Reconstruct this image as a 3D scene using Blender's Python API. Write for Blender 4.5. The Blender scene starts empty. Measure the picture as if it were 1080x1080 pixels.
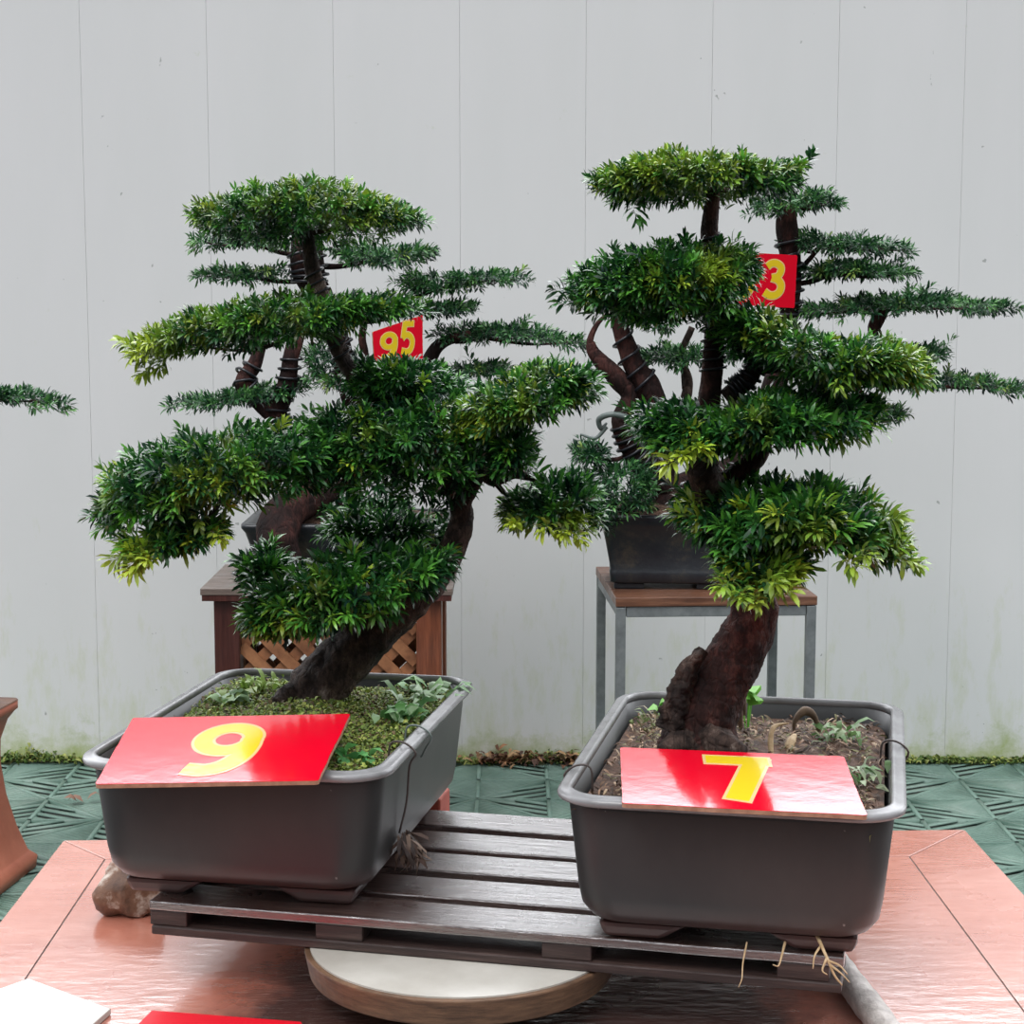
import bpy, bmesh, math, random
import numpy as np
from mathutils import Vector, Matrix, noise

random.seed(7)
RNG = np.random.default_rng(7)
SC = bpy.context.scene
COL = SC.collection
R = math.radians

# ------------------------------------------------------------------ camera
F, CAM_H = 1930.0, 1.55
PITCH = math.atan(240.0 / F)
cam_d = bpy.data.cameras.new('camera'); cam = bpy.data.objects.new('camera', cam_d); COL.objects.link(cam)
cam.location = (0, 0, CAM_H); cam.rotation_euler = (R(90) - PITCH, 0, 0)
cam_d.sensor_width = 36.0; cam_d.lens = 36.0 * F / 1080.0; cam_d.clip_start = 0.05; cam_d.clip_end = 200
SC.camera = cam

def ray(px, py):
    x = (px - 540) / F; y = (540 - py) / F
    return np.array((x, math.cos(PITCH) + y * math.sin(PITCH), -math.sin(PITCH) + y * math.cos(PITCH)))
def at(px, py, Y):
    d = ray(px, py); return np.array((0, 0, CAM_H)) + d * (Y / d[1])
def on_z(px, py, z):
    d = ray(px, py); return np.array((0, 0, CAM_H)) + d * ((z - CAM_H) / d[2])

# ------------------------------------------------------------------ object helpers
def tag(o, label=None, cat=None, group=None, kind=None):
    if label: o['label'] = label
    if cat: o['category'] = cat
    if group: o['group'] = group
    if kind: o['kind'] = kind
    return o
def empty(name, loc, rz=0, label=None, cat=None, group=None):
    o = bpy.data.objects.new(name, None); COL.objects.link(o); o.empty_display_size = 0.05
    o.location = loc; o.rotation_euler = (0, 0, rz)
    return tag(o, label, cat, group)
def link_mesh(name, me, m, parent=None):
    o = bpy.data.objects.new(name, me); COL.objects.link(o)
    if m: me.materials.append(m)
    if parent: o.parent = parent
    return o
def obj(name, bm, m, parent=None, smooth=False, bevel=0):
    me = bpy.data.meshes.new(name)
    bmesh.ops.recalc_face_normals(bm, faces=bm.faces)
    bm.to_mesh(me); bm.free()
    o = link_mesh(name, me, m, parent)
    if smooth:
        for p in me.polygons: p.use_smooth = True
    if bevel:
        b = o.modifiers.new('bevel', 'BEVEL'); b.width = bevel; b.segments = 2; b.limit_method = 'ANGLE'
    return o
def np_obj(name, V, faces, m, parent=None, smooth=False, col=None):
    """faces: list of index arrays (n,3) / (n,4)"""
    me = bpy.data.meshes.new(name)
    loops = np.concatenate([f.ravel() for f in faces]); tot = np.concatenate([np.full(len(f), f.shape[1]) for f in faces])
    start = np.concatenate([[0], np.cumsum(tot)[:-1]])
    me.vertices.add(len(V)); me.vertices.foreach_set('co', np.ascontiguousarray(V, dtype=np.float32).ravel())
    me.loops.add(len(loops)); me.loops.foreach_set('vertex_index', loops.astype(np.int32))
    me.polygons.add(len(tot)); me.polygons.foreach_set('loop_start', start.astype(np.int32)); me.polygons.foreach_set('loop_total', tot.astype(np.int32))
    me.update(calc_edges=True)
    if smooth: me.polygons.foreach_set('use_smooth', np.ones(len(tot), dtype=bool))
    if col is not None:
        a = me.color_attributes.new('leaf_colour', 'FLOAT_COLOR', 'POINT')
        a.data.foreach_set('color', np.ascontiguousarray(np.c_[col, np.ones(len(col))], dtype=np.float32).ravel())
    return link_mesh(name, me, m, parent)

def box(bm, x0, x1, y0, y1, z0, z1, M=None):
    vs = [bm.verts.new((x, y, z)) for z in (z0, z1) for y in (y0, y1) for x in (x0, x1)]
    for f in ((0, 2, 3, 1), (4, 5, 7, 6), (0, 1, 5, 4), (2, 6, 7, 3), (0, 4, 6, 2), (1, 3, 7, 5)):
        bm.faces.new([vs[i] for i in f])
    if M is not None:
        for v in vs: v.co = M @ v.co
    return vs
def prism(bm, pts, z0, z1):
    a = [bm.verts.new((p[0], p[1], z0)) for p in pts]; b = [bm.verts.new((p[0], p[1], z1)) for p in pts]
    n = len(pts)
    bm.faces.new(a[::-1]); bm.faces.new(b)
    for i in range(n): bm.faces.new((a[i], a[(i + 1) % n], b[(i + 1) % n], b[i]))
def catmull(P, n=8):
    P = [np.array(p, float) for p in P]
    if len(P) < 3:
        return [P[0] + (P[-1] - P[0]) * t for t in np.linspace(0, 1, n + 1)]
    Q = [2 * P[0] - P[1]] + P + [2 * P[-1] - P[-2]]
    out = []
    for i in range(1, len(Q) - 2):
        for k in range(n):
            t = k / n
            out.append(0.5 * ((2 * Q[i]) + (Q[i + 1] - Q[i - 1]) * t + (2 * Q[i - 1] - 5 * Q[i] + 4 * Q[i + 1] - Q[i + 2]) * t * t + (3 * Q[i] - Q[i - 1] - 3 * Q[i + 1] + Q[i + 2]) * t ** 3))
    out.append(P[-1]); return out
def tube_into(bm, pts, rad, sides=10, rough=0.0, freq=30.0, n=8, flare=None):
    """swept tube through pts (x,y,z) with radii list; rough = relative bark relief"""
    P4 = [np.r_[np.array(p, float), r] for p, r in zip(pts, rad)]
    S = catmull(P4, n)
    rings = []
    prev = None
    for i, s in enumerate(S):
        c = Vector(s[:3]); nx = Vector(S[min(i + 1, len(S) - 1)][:3]) - Vector(S[max(i - 1, 0)][:3])
        if nx.length < 1e-9: nx = Vector((0, 0, 1))
        nx.normalize()
        if prev is None:
            u = nx.orthogonal().normalized()
        else:
            u = (prev - nx * prev.dot(nx)).normalized()
        prev = u; v = nx.cross(u)
        ring = []
        for k in range(sides):
            a = 2 * math.pi * k / sides
            d = u * math.cos(a) + v * math.sin(a)
            r = max(s[3], 1e-4)
            p = c + d * r
            if rough:
                q = p * freq
                r *= 1 + rough * (noise.noise(q) + 0.5 * noise.noise(q * 2.3) + 0.35 * noise.noise(q * 5.5) * (sides > 24)) + rough * 0.4 * math.sin(3 * a + S[i][2] * 24)
                p = c + d * r
            ring.append(bm.verts.new(p))
        rings.append(ring)
    for a, b in zip(rings[:-1], rings[1:]):
        for k in range(sides):
            bm.faces.new((a[k], a[(k + 1) % sides], b[(k + 1) % sides], b[k]))
    bm.faces.new(rings[0][::-1]); bm.faces.new(rings[-1])
def rel(P, o): return [np.array(p) - o for p in P]

# ------------------------------------------------------------------ materials
def mat(name, color=(0.5, 0.5, 0.5), rough=0.5, **kw):
    m = bpy.data.materials.new(name); m.use_nodes = True
    nt = m.node_tree; b = nt.nodes['Principled BSDF']
    b.inputs['Base Color'].default_value = (*color, 1); b.inputs['Roughness'].default_value = rough
    for k, v in kw.items(): b.inputs[k].default_value = v
    return m, nt, b
def N(nt, t, **kw):
    n = nt.nodes.new(t)
    for k, v in kw.items(): setattr(n, k, v)
    return n
def noise_node(nt, scale, detail=6, rough=0.6, stretch=None, coord='Object'):
    tc = N(nt, 'ShaderNodeTexCoord'); mp = N(nt, 'ShaderNodeMapping'); t = N(nt, 'ShaderNodeTexNoise')
    nt.links.new(tc.outputs[coord], mp.inputs[0]); nt.links.new(mp.outputs[0], t.inputs['Vector'])
    t.inputs['Scale'].default_value = scale; t.inputs['Detail'].default_value = detail; t.inputs['Roughness'].default_value = rough
    if stretch: mp.inputs['Scale'].default_value = stretch
    return t.outputs['Fac']
def ramp(nt, fac, stops):
    r = N(nt, 'ShaderNodeValToRGB'); e = r.color_ramp.elements
    while len(e) < len(stops): e.new(0.5)
    for i, (p, c) in enumerate(stops):
        e[i].position = p; e[i].color = (*c, 1) if len(c) == 3 else c
    nt.links.new(fac, r.inputs[0]); return r.outputs['Color']
def g(v): return (v, v, v)
def bump(nt, b, fac, strength=0.3, dist=0.01, prev=None, inp='Normal'):
    n = N(nt, 'ShaderNodeBump'); n.inputs['Strength'].default_value = strength; n.inputs['Distance'].default_value = dist
    nt.links.new(fac, n.inputs['Height'])
    if prev is not None: nt.links.new(prev, n.inputs['Normal'])
    nt.links.new(n.outputs[0], b.inputs[inp]); return n.outputs[0]
def mix(nt, fac, a, b_, blend='MIX'):
    n = N(nt, 'ShaderNodeMix'); n.data_type = 'RGBA'; n.blend_type = blend
    if isinstance(fac, float): n.inputs[0].default_value = fac
    else: nt.links.new(fac, n.inputs[0])
    for s, v in ((6, a), (7, b_)):
        if isinstance(v, tuple): n.inputs[s].default_value = (*v, 1)
        else: nt.links.new(v, n.inputs[s])
    return n.outputs[2]
def mottled(name, stops, scale=20, rough=0.5, bscale=None, bstr=0.3, bdist=0.004, stretch=None, detail=7, rr=None, **kw):
    m, nt, b = mat(name, rough=rough, **kw)
    f = noise_node(nt, scale, detail, 0.65, stretch)
    nt.links.new(ramp(nt, f, stops), b.inputs['Base Color'])
    f2 = noise_node(nt, bscale or scale * 2, 8, 0.7, stretch)
    if bstr: bump(nt, b, f2, bstr, bdist)
    if rr: nt.links.new(ramp(nt, f2, [(0.35, g(rr[0])), (0.65, g(rr[1]))]), b.inputs['Roughness'])
    return m

M = {}
# wall: painted metal panels with algae streaks near the foot
m, nt, b = mat('white_panel', rough=0.45)
f1 = noise_node(nt, 2.0, 6, 0.6, (2, 1, 0.5)); c1 = ramp(nt, f1, [(0.3, (0.735, 0.745, 0.735)), (0.7, (0.765, 0.77, 0.765))])
geo = N(nt, 'ShaderNodeNewGeometry'); sx = N(nt, 'ShaderNodeSeparateXYZ'); nt.links.new(geo.outputs['Position'], sx.inputs[0])
f2 = noise_node(nt, 5.0, 8, 0.7, (3, 1, 0.9))
hz = N(nt, 'ShaderNodeMapRange'); hz.inputs[1].default_value = 0.0; hz.inputs[2].default_value = 0.9; hz.inputs[3].default_value = 0.26; hz.inputs[4].default_value = 0.0
nt.links.new(sx.outputs['Z'], hz.inputs[0])
ad = N(nt, 'ShaderNodeMath', operation='ADD'); nt.links.new(f2, ad.inputs[0]); nt.links.new(hz.outputs[0], ad.inputs[1])
al = ramp(nt, ad.outputs[0], [(0.66, g(0)), (0.95, g(0.5))])
c2 = mix(nt, al, c1, (0.50, 0.56, 0.26))
hz2 = N(nt, 'ShaderNodeMapRange'); hz2.inputs[1].default_value = 0.0; hz2.inputs[2].default_value = 0.2; hz2.inputs[3].default_value = 0.42; hz2.inputs[4].default_value = 0.0
nt.links.new(sx.outputs['Z'], hz2.inputs[0])
ad2 = N(nt, 'ShaderNodeMath', operation='ADD'); f3 = noise_node(nt, 9, 8, 0.7); nt.links.new(f3, ad2.inputs[0]); nt.links.new(hz2.outputs[0], ad2.inputs[1])
c3 = mix(nt, ramp(nt, ad2.outputs[0], [(0.68, g(0)), (0.95, g(0.8))]), c2, (0.33, 0.42, 0.10))
f4 = noise_node(nt, 26, 3, 0.5)
c4 = mix(nt, ramp(nt, f4, [(0.755, g(0)), (0.775, g(0.6))]), c3, (0.22, 0.24, 0.22))
nt.links.new(c4, b.inputs['Base Color']); bump(nt, b, noise_node(nt, 2.5, 3), 0.06, 0.01)
M['wall'] = m

M['concrete'] = mottled('shade_dark_concrete', [(0.3, (0.006, 0.008, 0.007)), (0.7, (0.02, 0.024, 0.02))], 12, 0.6)  # near-black colour paints the occlusion under the slotted mat into the concrete
M['mat'] = mottled('green_plastic', [(0.3, (0.09, 0.17, 0.135)), (0.55, (0.16, 0.26, 0.21)), (0.75, (0.23, 0.31, 0.265))], 5, 0.4, 40, 0.2)
def wet_terracotta(name, stops):
    m, nt, b = mat(name, rough=0.5)
    f = noise_node(nt, 9, 8, 0.65); c0 = ramp(nt, f, stops)
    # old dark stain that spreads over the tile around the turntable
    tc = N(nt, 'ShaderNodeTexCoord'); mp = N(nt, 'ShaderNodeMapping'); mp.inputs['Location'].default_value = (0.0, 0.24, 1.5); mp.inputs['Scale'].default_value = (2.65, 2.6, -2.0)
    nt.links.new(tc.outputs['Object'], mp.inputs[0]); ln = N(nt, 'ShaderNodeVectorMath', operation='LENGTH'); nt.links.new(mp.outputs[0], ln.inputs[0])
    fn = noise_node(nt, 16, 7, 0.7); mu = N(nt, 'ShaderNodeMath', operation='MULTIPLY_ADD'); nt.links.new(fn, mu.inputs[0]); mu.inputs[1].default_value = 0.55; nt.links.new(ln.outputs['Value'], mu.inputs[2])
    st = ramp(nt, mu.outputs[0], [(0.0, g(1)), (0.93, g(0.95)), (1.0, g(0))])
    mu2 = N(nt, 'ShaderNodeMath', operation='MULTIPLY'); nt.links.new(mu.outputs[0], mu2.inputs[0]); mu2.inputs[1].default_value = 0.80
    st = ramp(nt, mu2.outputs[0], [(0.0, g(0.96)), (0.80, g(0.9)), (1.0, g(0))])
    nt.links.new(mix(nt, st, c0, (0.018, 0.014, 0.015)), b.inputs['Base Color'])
    w = noise_node(nt, 3.2, 5, 0.6)
    nt.links.new(ramp(nt, w, [(0.40, g(0.14)), (0.62, g(0.36))]), b.inputs['Roughness'])
    fb = noise_node(nt, 40, 5, 0.55, (0.5, 1.4, 1)); n1 = bump(nt, b, fb, 0.12, 0.006)
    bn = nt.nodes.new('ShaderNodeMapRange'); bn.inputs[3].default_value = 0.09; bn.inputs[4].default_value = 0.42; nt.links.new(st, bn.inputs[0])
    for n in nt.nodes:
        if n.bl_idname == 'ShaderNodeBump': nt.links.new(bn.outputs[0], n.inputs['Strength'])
    b.inputs['Coat Weight'].default_value = 1.0; b.inputs['Coat IOR'].default_value = 2.3; b.inputs['Coat Roughness'].default_value = 0.10
    nt.links.new(n1, b.inputs['Coat Normal'])
    return m
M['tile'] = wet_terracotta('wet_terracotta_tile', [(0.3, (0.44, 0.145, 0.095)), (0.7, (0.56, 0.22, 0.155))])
M['grout'] = mottled('grey_grout', [(0.3, (0.05, 0.035, 0.03)), (0.7, (0.14, 0.10, 0.085))], 40, 0.9)
M['plinth'] = mottled('brick_plinth', [(0.3, (0.20, 0.07, 0.05)), (0.7, (0.32, 0.12, 0.08))], 15, 0.7)
M['terracotta'] = mottled('terracotta_clay', [(0.3, (0.36, 0.10, 0.055)), (0.7, (0.52, 0.17, 0.10))], 8, 0.45, 50, 0.1)
M['slot_shade'] = mat('painted_hollow_shade', (0.03, 0.015, 0.012), 0.8)[0]  # dark colour stands in for the shade inside the pedestal's slot openings
# plastic planter
m, nt, b = mat('grey_brown_plastic', rough=0.42)
f = noise_node(nt, 6, 8, 0.7, (1, 1, 0.6))
cc = ramp(nt, f, [(0.3, (0.020, 0.022, 0.023)), (0.7, (0.036, 0.036, 0.035))])
fs = noise_node(nt, 70, 2, 0.5)
cc = mix(nt, ramp(nt, fs, [(0.78, g(0)), (0.80, g(0.5))]), cc, (0.35, 0.34, 0.32))
tc = N(nt, 'ShaderNodeTexCoord'); sz = N(nt, 'ShaderNodeSeparateXYZ'); nt.links.new(tc.outputs['Object'], sz.inputs[0])
mr = N(nt, 'ShaderNodeMapRange'); mr.inputs[1].default_value = 0.018; mr.inputs[2].default_value = 0.05; mr.inputs[3].default_value = 0.55; mr.inputs[4].default_value = 0.0
nt.links.new(sz.outputs['Z'], mr.inputs[0])
st = N(nt, 'ShaderNodeMath', operation='MULTIPLY'); fr = noise_node(nt, 7, 5, 0.6, (1, 1, 0.3)); nt.links.new(fr, st.inputs[0]); nt.links.new(mr.outputs[0], st.inputs[1])
cc = mix(nt, st.outputs[0], cc, (0.17, 0.045, 0.03))
nt.links.new(cc, b.inputs['Base Color']); bump(nt, b, noise_node(nt, 25, 4), 0.05, 0.004)
M['planter'] = m
M['rim'] = mottled('sky_lit_plastic_rim', [(0.3, (0.13, 0.13, 0.13)), (0.7, (0.26, 0.26, 0.265))], 14, 0.25, 60, 0.1, 0.002)  # paler than the body: sky brightness on the upturned rim, put into its colour
M['soil'] = mottled('brown_soil', [(0.3, (0.028, 0.017, 0.012)), (0.5, (0.10, 0.055, 0.036)), (0.7, (0.24, 0.13, 0.085))], 45, 0.8, 90, 0.9, 0.008)
M['mosssoil'] = mottled('mossy_soil', [(0.3, (0.02, 0.028, 0.01)), (0.55, (0.07, 0.10, 0.022)), (0.75, (0.17, 0.2, 0.05))], 35, 0.8, 90, 0.9, 0.008)
# wet pallet wood
def wet_wood(name, stops, rr=(0.12, 0.4), bs=0.35, coat=0.8, stretch=(1.2, 22, 22), cior=1.6, crough=0.15):
    m, nt, b = mat(name)
    f = noise_node(nt, 7, 8, 0.7, stretch); nt.links.new(ramp(nt, f, stops), b.inputs['Base Color'])
    f2 = noise_node(nt, 14, 8, 0.65, (stretch[0] * 1.5, stretch[1] * 0.35, stretch[2] * 0.35))
    n1 = bump(nt, b, f2, bs, 0.004); n1 = bump(nt, b, f, bs, 0.002, n1)
    w = noise_node(nt, 9, 4, 0.6)
    nt.links.new(ramp(nt, w, [(0.35, g(rr[0])), (0.65, g(rr[1]))]), b.inputs['Roughness'])
    b.inputs['Coat Weight'].default_value = coat; b.inputs['Coat IOR'].default_value = cior; b.inputs['Coat Roughness'].default_value = crough
    nt.links.new(n1, b.inputs['Coat Normal'])
    return m
M['pallet'] = wet_wood('wet_dark_wood', [(0.3, (0.018, 0.009, 0.008)), (0.5, (0.045, 0.024, 0.02)), (0.7, (0.09, 0.055, 0.045))], (0.2, 0.4), 0.3, 1.0, (1.2, 22, 22), 2.4, 0.2)
M['palletunder'] = wet_wood('damp_dark_wood', [(0.3, (0.014, 0.007, 0.006)), (0.5, (0.035, 0.019, 0.016)), (0.7, (0.08, 0.048, 0.04))], (0.45, 0.7), 0.3, 0.05)
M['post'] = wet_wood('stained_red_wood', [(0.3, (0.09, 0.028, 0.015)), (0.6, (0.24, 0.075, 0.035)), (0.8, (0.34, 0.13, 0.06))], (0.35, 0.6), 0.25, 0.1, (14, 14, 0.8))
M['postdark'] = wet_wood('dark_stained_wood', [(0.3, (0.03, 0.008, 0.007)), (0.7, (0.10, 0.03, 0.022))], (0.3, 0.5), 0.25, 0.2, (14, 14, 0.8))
M['lattice'] = mottled('lattice_wood', [(0.3, (0.13, 0.045, 0.02)), (0.7, (0.42, 0.19, 0.085))], 14, 0.5, 40, 0.2)
M['plank'] = wet_wood('weathered_plank', [(0.3, (0.10, 0.075, 0.062)), (0.6, (0.20, 0.155, 0.13)), (0.8, (0.29, 0.23, 0.2))], (0.35, 0.6), 0.3, 0.2, (1.2, 18, 18))
M['brownplank'] = wet_wood('brown_plank', [(0.3, (0.07, 0.028, 0.016)), (0.6, (0.2, 0.09, 0.05)), (0.8, (0.30, 0.16, 0.09))], (0.3, 0.6), 0.3, 0.2, (1.2, 18, 18))
M['steel'] = mottled('grey_steel', [(0.3, (0.15, 0.17, 0.175)), (0.7, (0.27, 0.30, 0.30))], 25, 0.4, 60, 0.15, Metallic=0.3)
m, nt, b = mat('dark_glazed_pot', rough=0.35)
f = noise_node(nt, 11, 9, 0.75); nt.links.new(ramp(nt, f, [(0.3, (0.008, 0.011, 0.018)), (0.55, (0.024, 0.028, 0.032)), (0.68, (0.07, 0.062, 0.045)), (0.8, (0.2, 0.2, 0.19))]), b.inputs['Base Color'])
bump(nt, b, noise_node(nt, 50, 6), 0.3, 0.004); M['glaze'] = m
# sign paint
def paint(name, col, rough=0.12, bs=0.03):
    m, nt, b = mat(name, col, rough); b.inputs['Coat Weight'].default_value = 0.45; b.inputs['Coat Roughness'].default_value = 0.06
    f = noise_node(nt, 25, 5, 0.6); n1 = bump(nt, b, f, bs * 5, 0.0015); nt.links.new(n1, b.inputs['Coat Normal']); return m
M['red'] = paint('gloss_red_paint', (0.74, 0.002, 0.020))
M['yellow'] = paint('yellow_paint', (0.80, 0.58, 0.02))
M['pale'] = paint('pale_edge_paint', (0.80, 0.55, 0.25))
M['board_edge'] = mottled('board_edge', [(0.3, (0.22, 0.10, 0.06)), (0.7, (0.45, 0.25, 0.16))], 60, 0.6)
M['redflat'] = mat('flat_red_paint', (0.62, 0.004, 0.016), 0.35)[0]
M['white_board'] = mottled('white_board', [(0.3, (0.50, 0.48, 0.44)), (0.7, (0.62, 0.60, 0.55))], 12, 0.4, 60, 0.1)
M['whitetop'] = mottled('worn_white_laminate', [(0.3, (0.38, 0.355, 0.31)), (0.7, (0.55, 0.53, 0.48))], 7, 0.3, 40, 0.05)
M['ply'] = mottled('ply_edge', [(0.3, (0.06, 0.032, 0.018)), (0.7, (0.20, 0.11, 0.06))], 25, 0.5, 60, 0.3, stretch=(1, 1, 8))
M['ply_dark'] = mottled('dark_metal_base', [(0.3, (0.012, 0.012, 0.013)), (0.7, (0.03, 0.028, 0.026))], 15, 0.45)
# bark
def bark(name, stops, s=70, rough=0.75):
    m, nt, b = mat(name, rough=rough); b.inputs['Specular IOR Level'].default_value = 0.25
    f = noise_node(nt, s, 9, 0.75, (1, 1, 0.45)); big = noise_node(nt, s * 0.22, 5, 0.6)
    av = N(nt, 'ShaderNodeMix'); av.data_type = 'FLOAT'; av.inputs[0].default_value = 0.42
    nt.links.new(f, av.inputs[2]); nt.links.new(big, av.inputs[3])
    nt.links.new(ramp(nt, av.outputs[0], stops), b.inputs['Base Color'])
    tc = N(nt, 'ShaderNodeTexCoord'); mp = N(nt, 'ShaderNodeMapping'); mp.inputs['Scale'].default_value = (1, 1, 0.5); vo = N(nt, 'ShaderNodeTexVoronoi', feature='DISTANCE_TO_EDGE')
    nt.links.new(tc.outputs['Object'], mp.inputs[0]); nt.links.new(mp.outputs[0], vo.inputs['Vector']); vo.inputs['Scale'].default_value = s * 1.3
    cr = ramp(nt, vo.outputs['Distance'], [(0.0, g(0)), (0.12, g(1))])
    n1 = bump(nt, b, cr, 0.6, 0.003); bump(nt, b, f, 0.9, 0.006, n1); return m
M['bark'] = bark('dark_bark', [(0.36, (0.008, 0.006, 0.006)), (0.47, (0.028, 0.018, 0.015)), (0.56, (0.09, 0.058, 0.046)), (0.66, (0.30, 0.24, 0.20))])
M['redbark'] = bark('reddish_bark', [(0.36, (0.008, 0.004, 0.004)), (0.48, (0.032, 0.013, 0.011)), (0.57, (0.105, 0.040, 0.032)), (0.68, (0.27, 0.17, 0.14))])
M['farbark'] = bark('dark_red_bark', [(0.36, (0.006, 0.004, 0.004)), (0.5, (0.020, 0.009, 0.008)), (0.6, (0.075, 0.027, 0.022)), (0.7, (0.18, 0.09, 0.07))], 30, 0.85)
M['wire'] = mat('black_training_wire', (0.012, 0.013, 0.018), 0.28)[0]
M['wiregrey'] = mat('rusty_tie_wire', (0.06, 0.045, 0.04), 0.5)[0]
M['strap'] = mat('grey_green_strap', (0.12, 0.15, 0.14), 0.4)[0]
M['root'] = mottled('pale_root', [(0.3, (0.35, 0.22, 0.10)), (0.7, (0.62, 0.46, 0.27))], 60, 0.6)
M['stone'] = mottled('brown_stone', [(0.35, (0.07, 0.032, 0.018)), (0.52, (0.19, 0.095, 0.055)), (0.64, (0.55, 0.47, 0.40))], 24, 0.55, 40, 0.6, 0.006)
M['stick'] = mottled('pale_bark_stick', [(0.3, (0.28, 0.25, 0.23)), (0.55, (0.50, 0.46, 0.43)), (0.75, (0.68, 0.64, 0.6))], 45, 0.5, 80, 0.8, 0.004, stretch=(1, 1, 2))
M['brick'] = mottled('red_brick', [(0.3, (0.22, 0.05, 0.035)), (0.7, (0.34, 0.09, 0.06))], 20, 0.8)
def leaf_mat(name, rough=0.28, trans=0.18):
    m, nt, b = mat(name, rough=rough)
    at_ = N(nt, 'ShaderNodeAttribute'); at_.attribute_name = 'leaf_colour'
    nt.links.new(at_.outputs['Color'], b.inputs['Base Color'])
    b.inputs['Specular IOR Level'].default_value = 0.45
    tr = N(nt, 'ShaderNodeBsdfTranslucent'); nt.links.new(at_.outputs['Color'], tr.inputs['Color'])
    mx = N(nt, 'ShaderNodeMixShader'); mx.inputs[0].default_value = trans
    nt.links.new(b.outputs[0], mx.inputs[1]); nt.links.new(tr.outputs[0], mx.inputs[2])
    nt.links.new(mx.outputs[0], nt.nodes['Material Output'].inputs['Surface'])
    return m
M['leaf'] = leaf_mat('podocarpus_leaf')
M['weed'] = leaf_mat('weed_leaf', 0.45, 0.25)
M['moss'] = leaf_mat('moss_leaf', 0.6, 0.15)
M['litter'] = leaf_mat('dry_litter', 0.7, 0.1)

# ------------------------------------------------------------------ leaves
def leaf_geo(P, D, L, W, droop=0.15, roll=None):
    n = len(P)
    up = np.tile(np.array((0., 0., 1.)), (n, 1)) + RNG.normal(0, 0.35, (n, 3))
    S = np.cross(D, up); S /= np.linalg.norm(S, axis=1)[:, None] + 1e-9
    U = np.cross(S, D)
    L = np.asarray(L).reshape(-1, 1); W = np.asarray(W).reshape(-1, 1)
    p0 = P; p1 = P + D * L * 0.38 + U * L * 0.04; p2 = P + D * L * 0.74 + U * L * 0.02; p3 = P + D * L - U * L * droop
    lift = U * W * 0.25
    V = np.stack([p0, p1 - S * W * 0.5 + lift, p1 + S * W * 0.5 + lift, p2 - S * W * 0.46 + lift, p2 + S * W * 0.46 + lift, p3], 1).reshape(-1, 3)
    b_ = (np.arange(n) * 6)[:, None]
    return V, [b_ + np.array([[0, 2, 1]]), b_ + np.array([[1, 2, 4, 3]]), b_ + np.array([[3, 4, 5]])]
GA = math.pi * (3 - math.sqrt(5))
def unit(A): return A / (np.linalg.norm(A, axis=1)[:, None] + 1e-9)
def shoots(O, A, ln, k, leafL, leafW, young, pal):
    """O origins, A axes (n,3), ln shoot lengths, k leaves per shoot, young (n,) 0..1; returns V, faces, colours"""
    n = len(O); A = unit(A)
    ref = np.where(np.abs(A[:, 2:3]) > 0.9, np.array([[1., 0, 0]]), np.array([[0, 0, 1.]]))
    B = unit(np.cross(A, ref)); C = np.cross(A, B)
    j = np.arange(k); t = (j + 0.5) / k
    th = np.radians(68 - 46 * t ** 1.2)[None, :] + RNG.normal(0, 0.14, (n, k))
    az = j[None, :] * GA + RNG.uniform(0, 6.28, (n, 1)) + RNG.normal(0, 0.25, (n, k))
    Rd = B[:, None, :] * np.cos(az)[..., None] + C[:, None, :] * np.sin(az)[..., None]
    D = A[:, None, :] * np.cos(th)[..., None] + Rd * np.sin(th)[..., None]
    P = O[:, None, :] + A[:, None, :] * (ln[:, None] * t[None, :])[..., None]
    LL = leafL * (0.75 + 0.35 * np.sin(np.pi * (0.15 + 0.8 * t)))[None, :] * RNG.uniform(0.75, 1.15, (n, k))
    WW = leafW * RNG.uniform(0.8, 1.2, (n, k))
    V, Fc = leaf_geo(P.reshape(-1, 3), unit(D.reshape(-1, 3)), LL.ravel(), WW.ravel(), 0.05)
    dark, mid, lite, yel = [np.array(c) for c in pal]
    s = RNG.uniform(0, 1, (n, 1)) ** 1.25; v = np.clip(0.04 + 0.75 * s + 0.35 * (t[None, :] - 0.5) + RNG.normal(0, 0.12, (n, k)), 0, 1)[..., None]
    c = np.where(v < 0.5, dark + (mid - dark) * v * 2, mid + (lite - mid) * (v - 0.5) * 2)
    y = np.clip(young[:, None] * (0.35 + 0.9 * t[None, :]) + RNG.normal(0, 0.06, (n, k)) * (young[:, None] > 0), 0, 1)[..., None]
    c = c + (yel - c) * y
    c = np.repeat(c.reshape(-1, 3), 6, axis=0)
    return V, Fc, c
PAL = ((0.005, 0.024, 0.017), (0.030, 0.135, 0.026), (0.120, 0.370, 0.040), (0.46, 0.58, 0.05))
PALB = ((0.006, 0.027, 0.018), (0.036, 0.135, 0.042), (0.13, 0.32, 0.08), (0.30, 0.42, 0.08))

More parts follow.
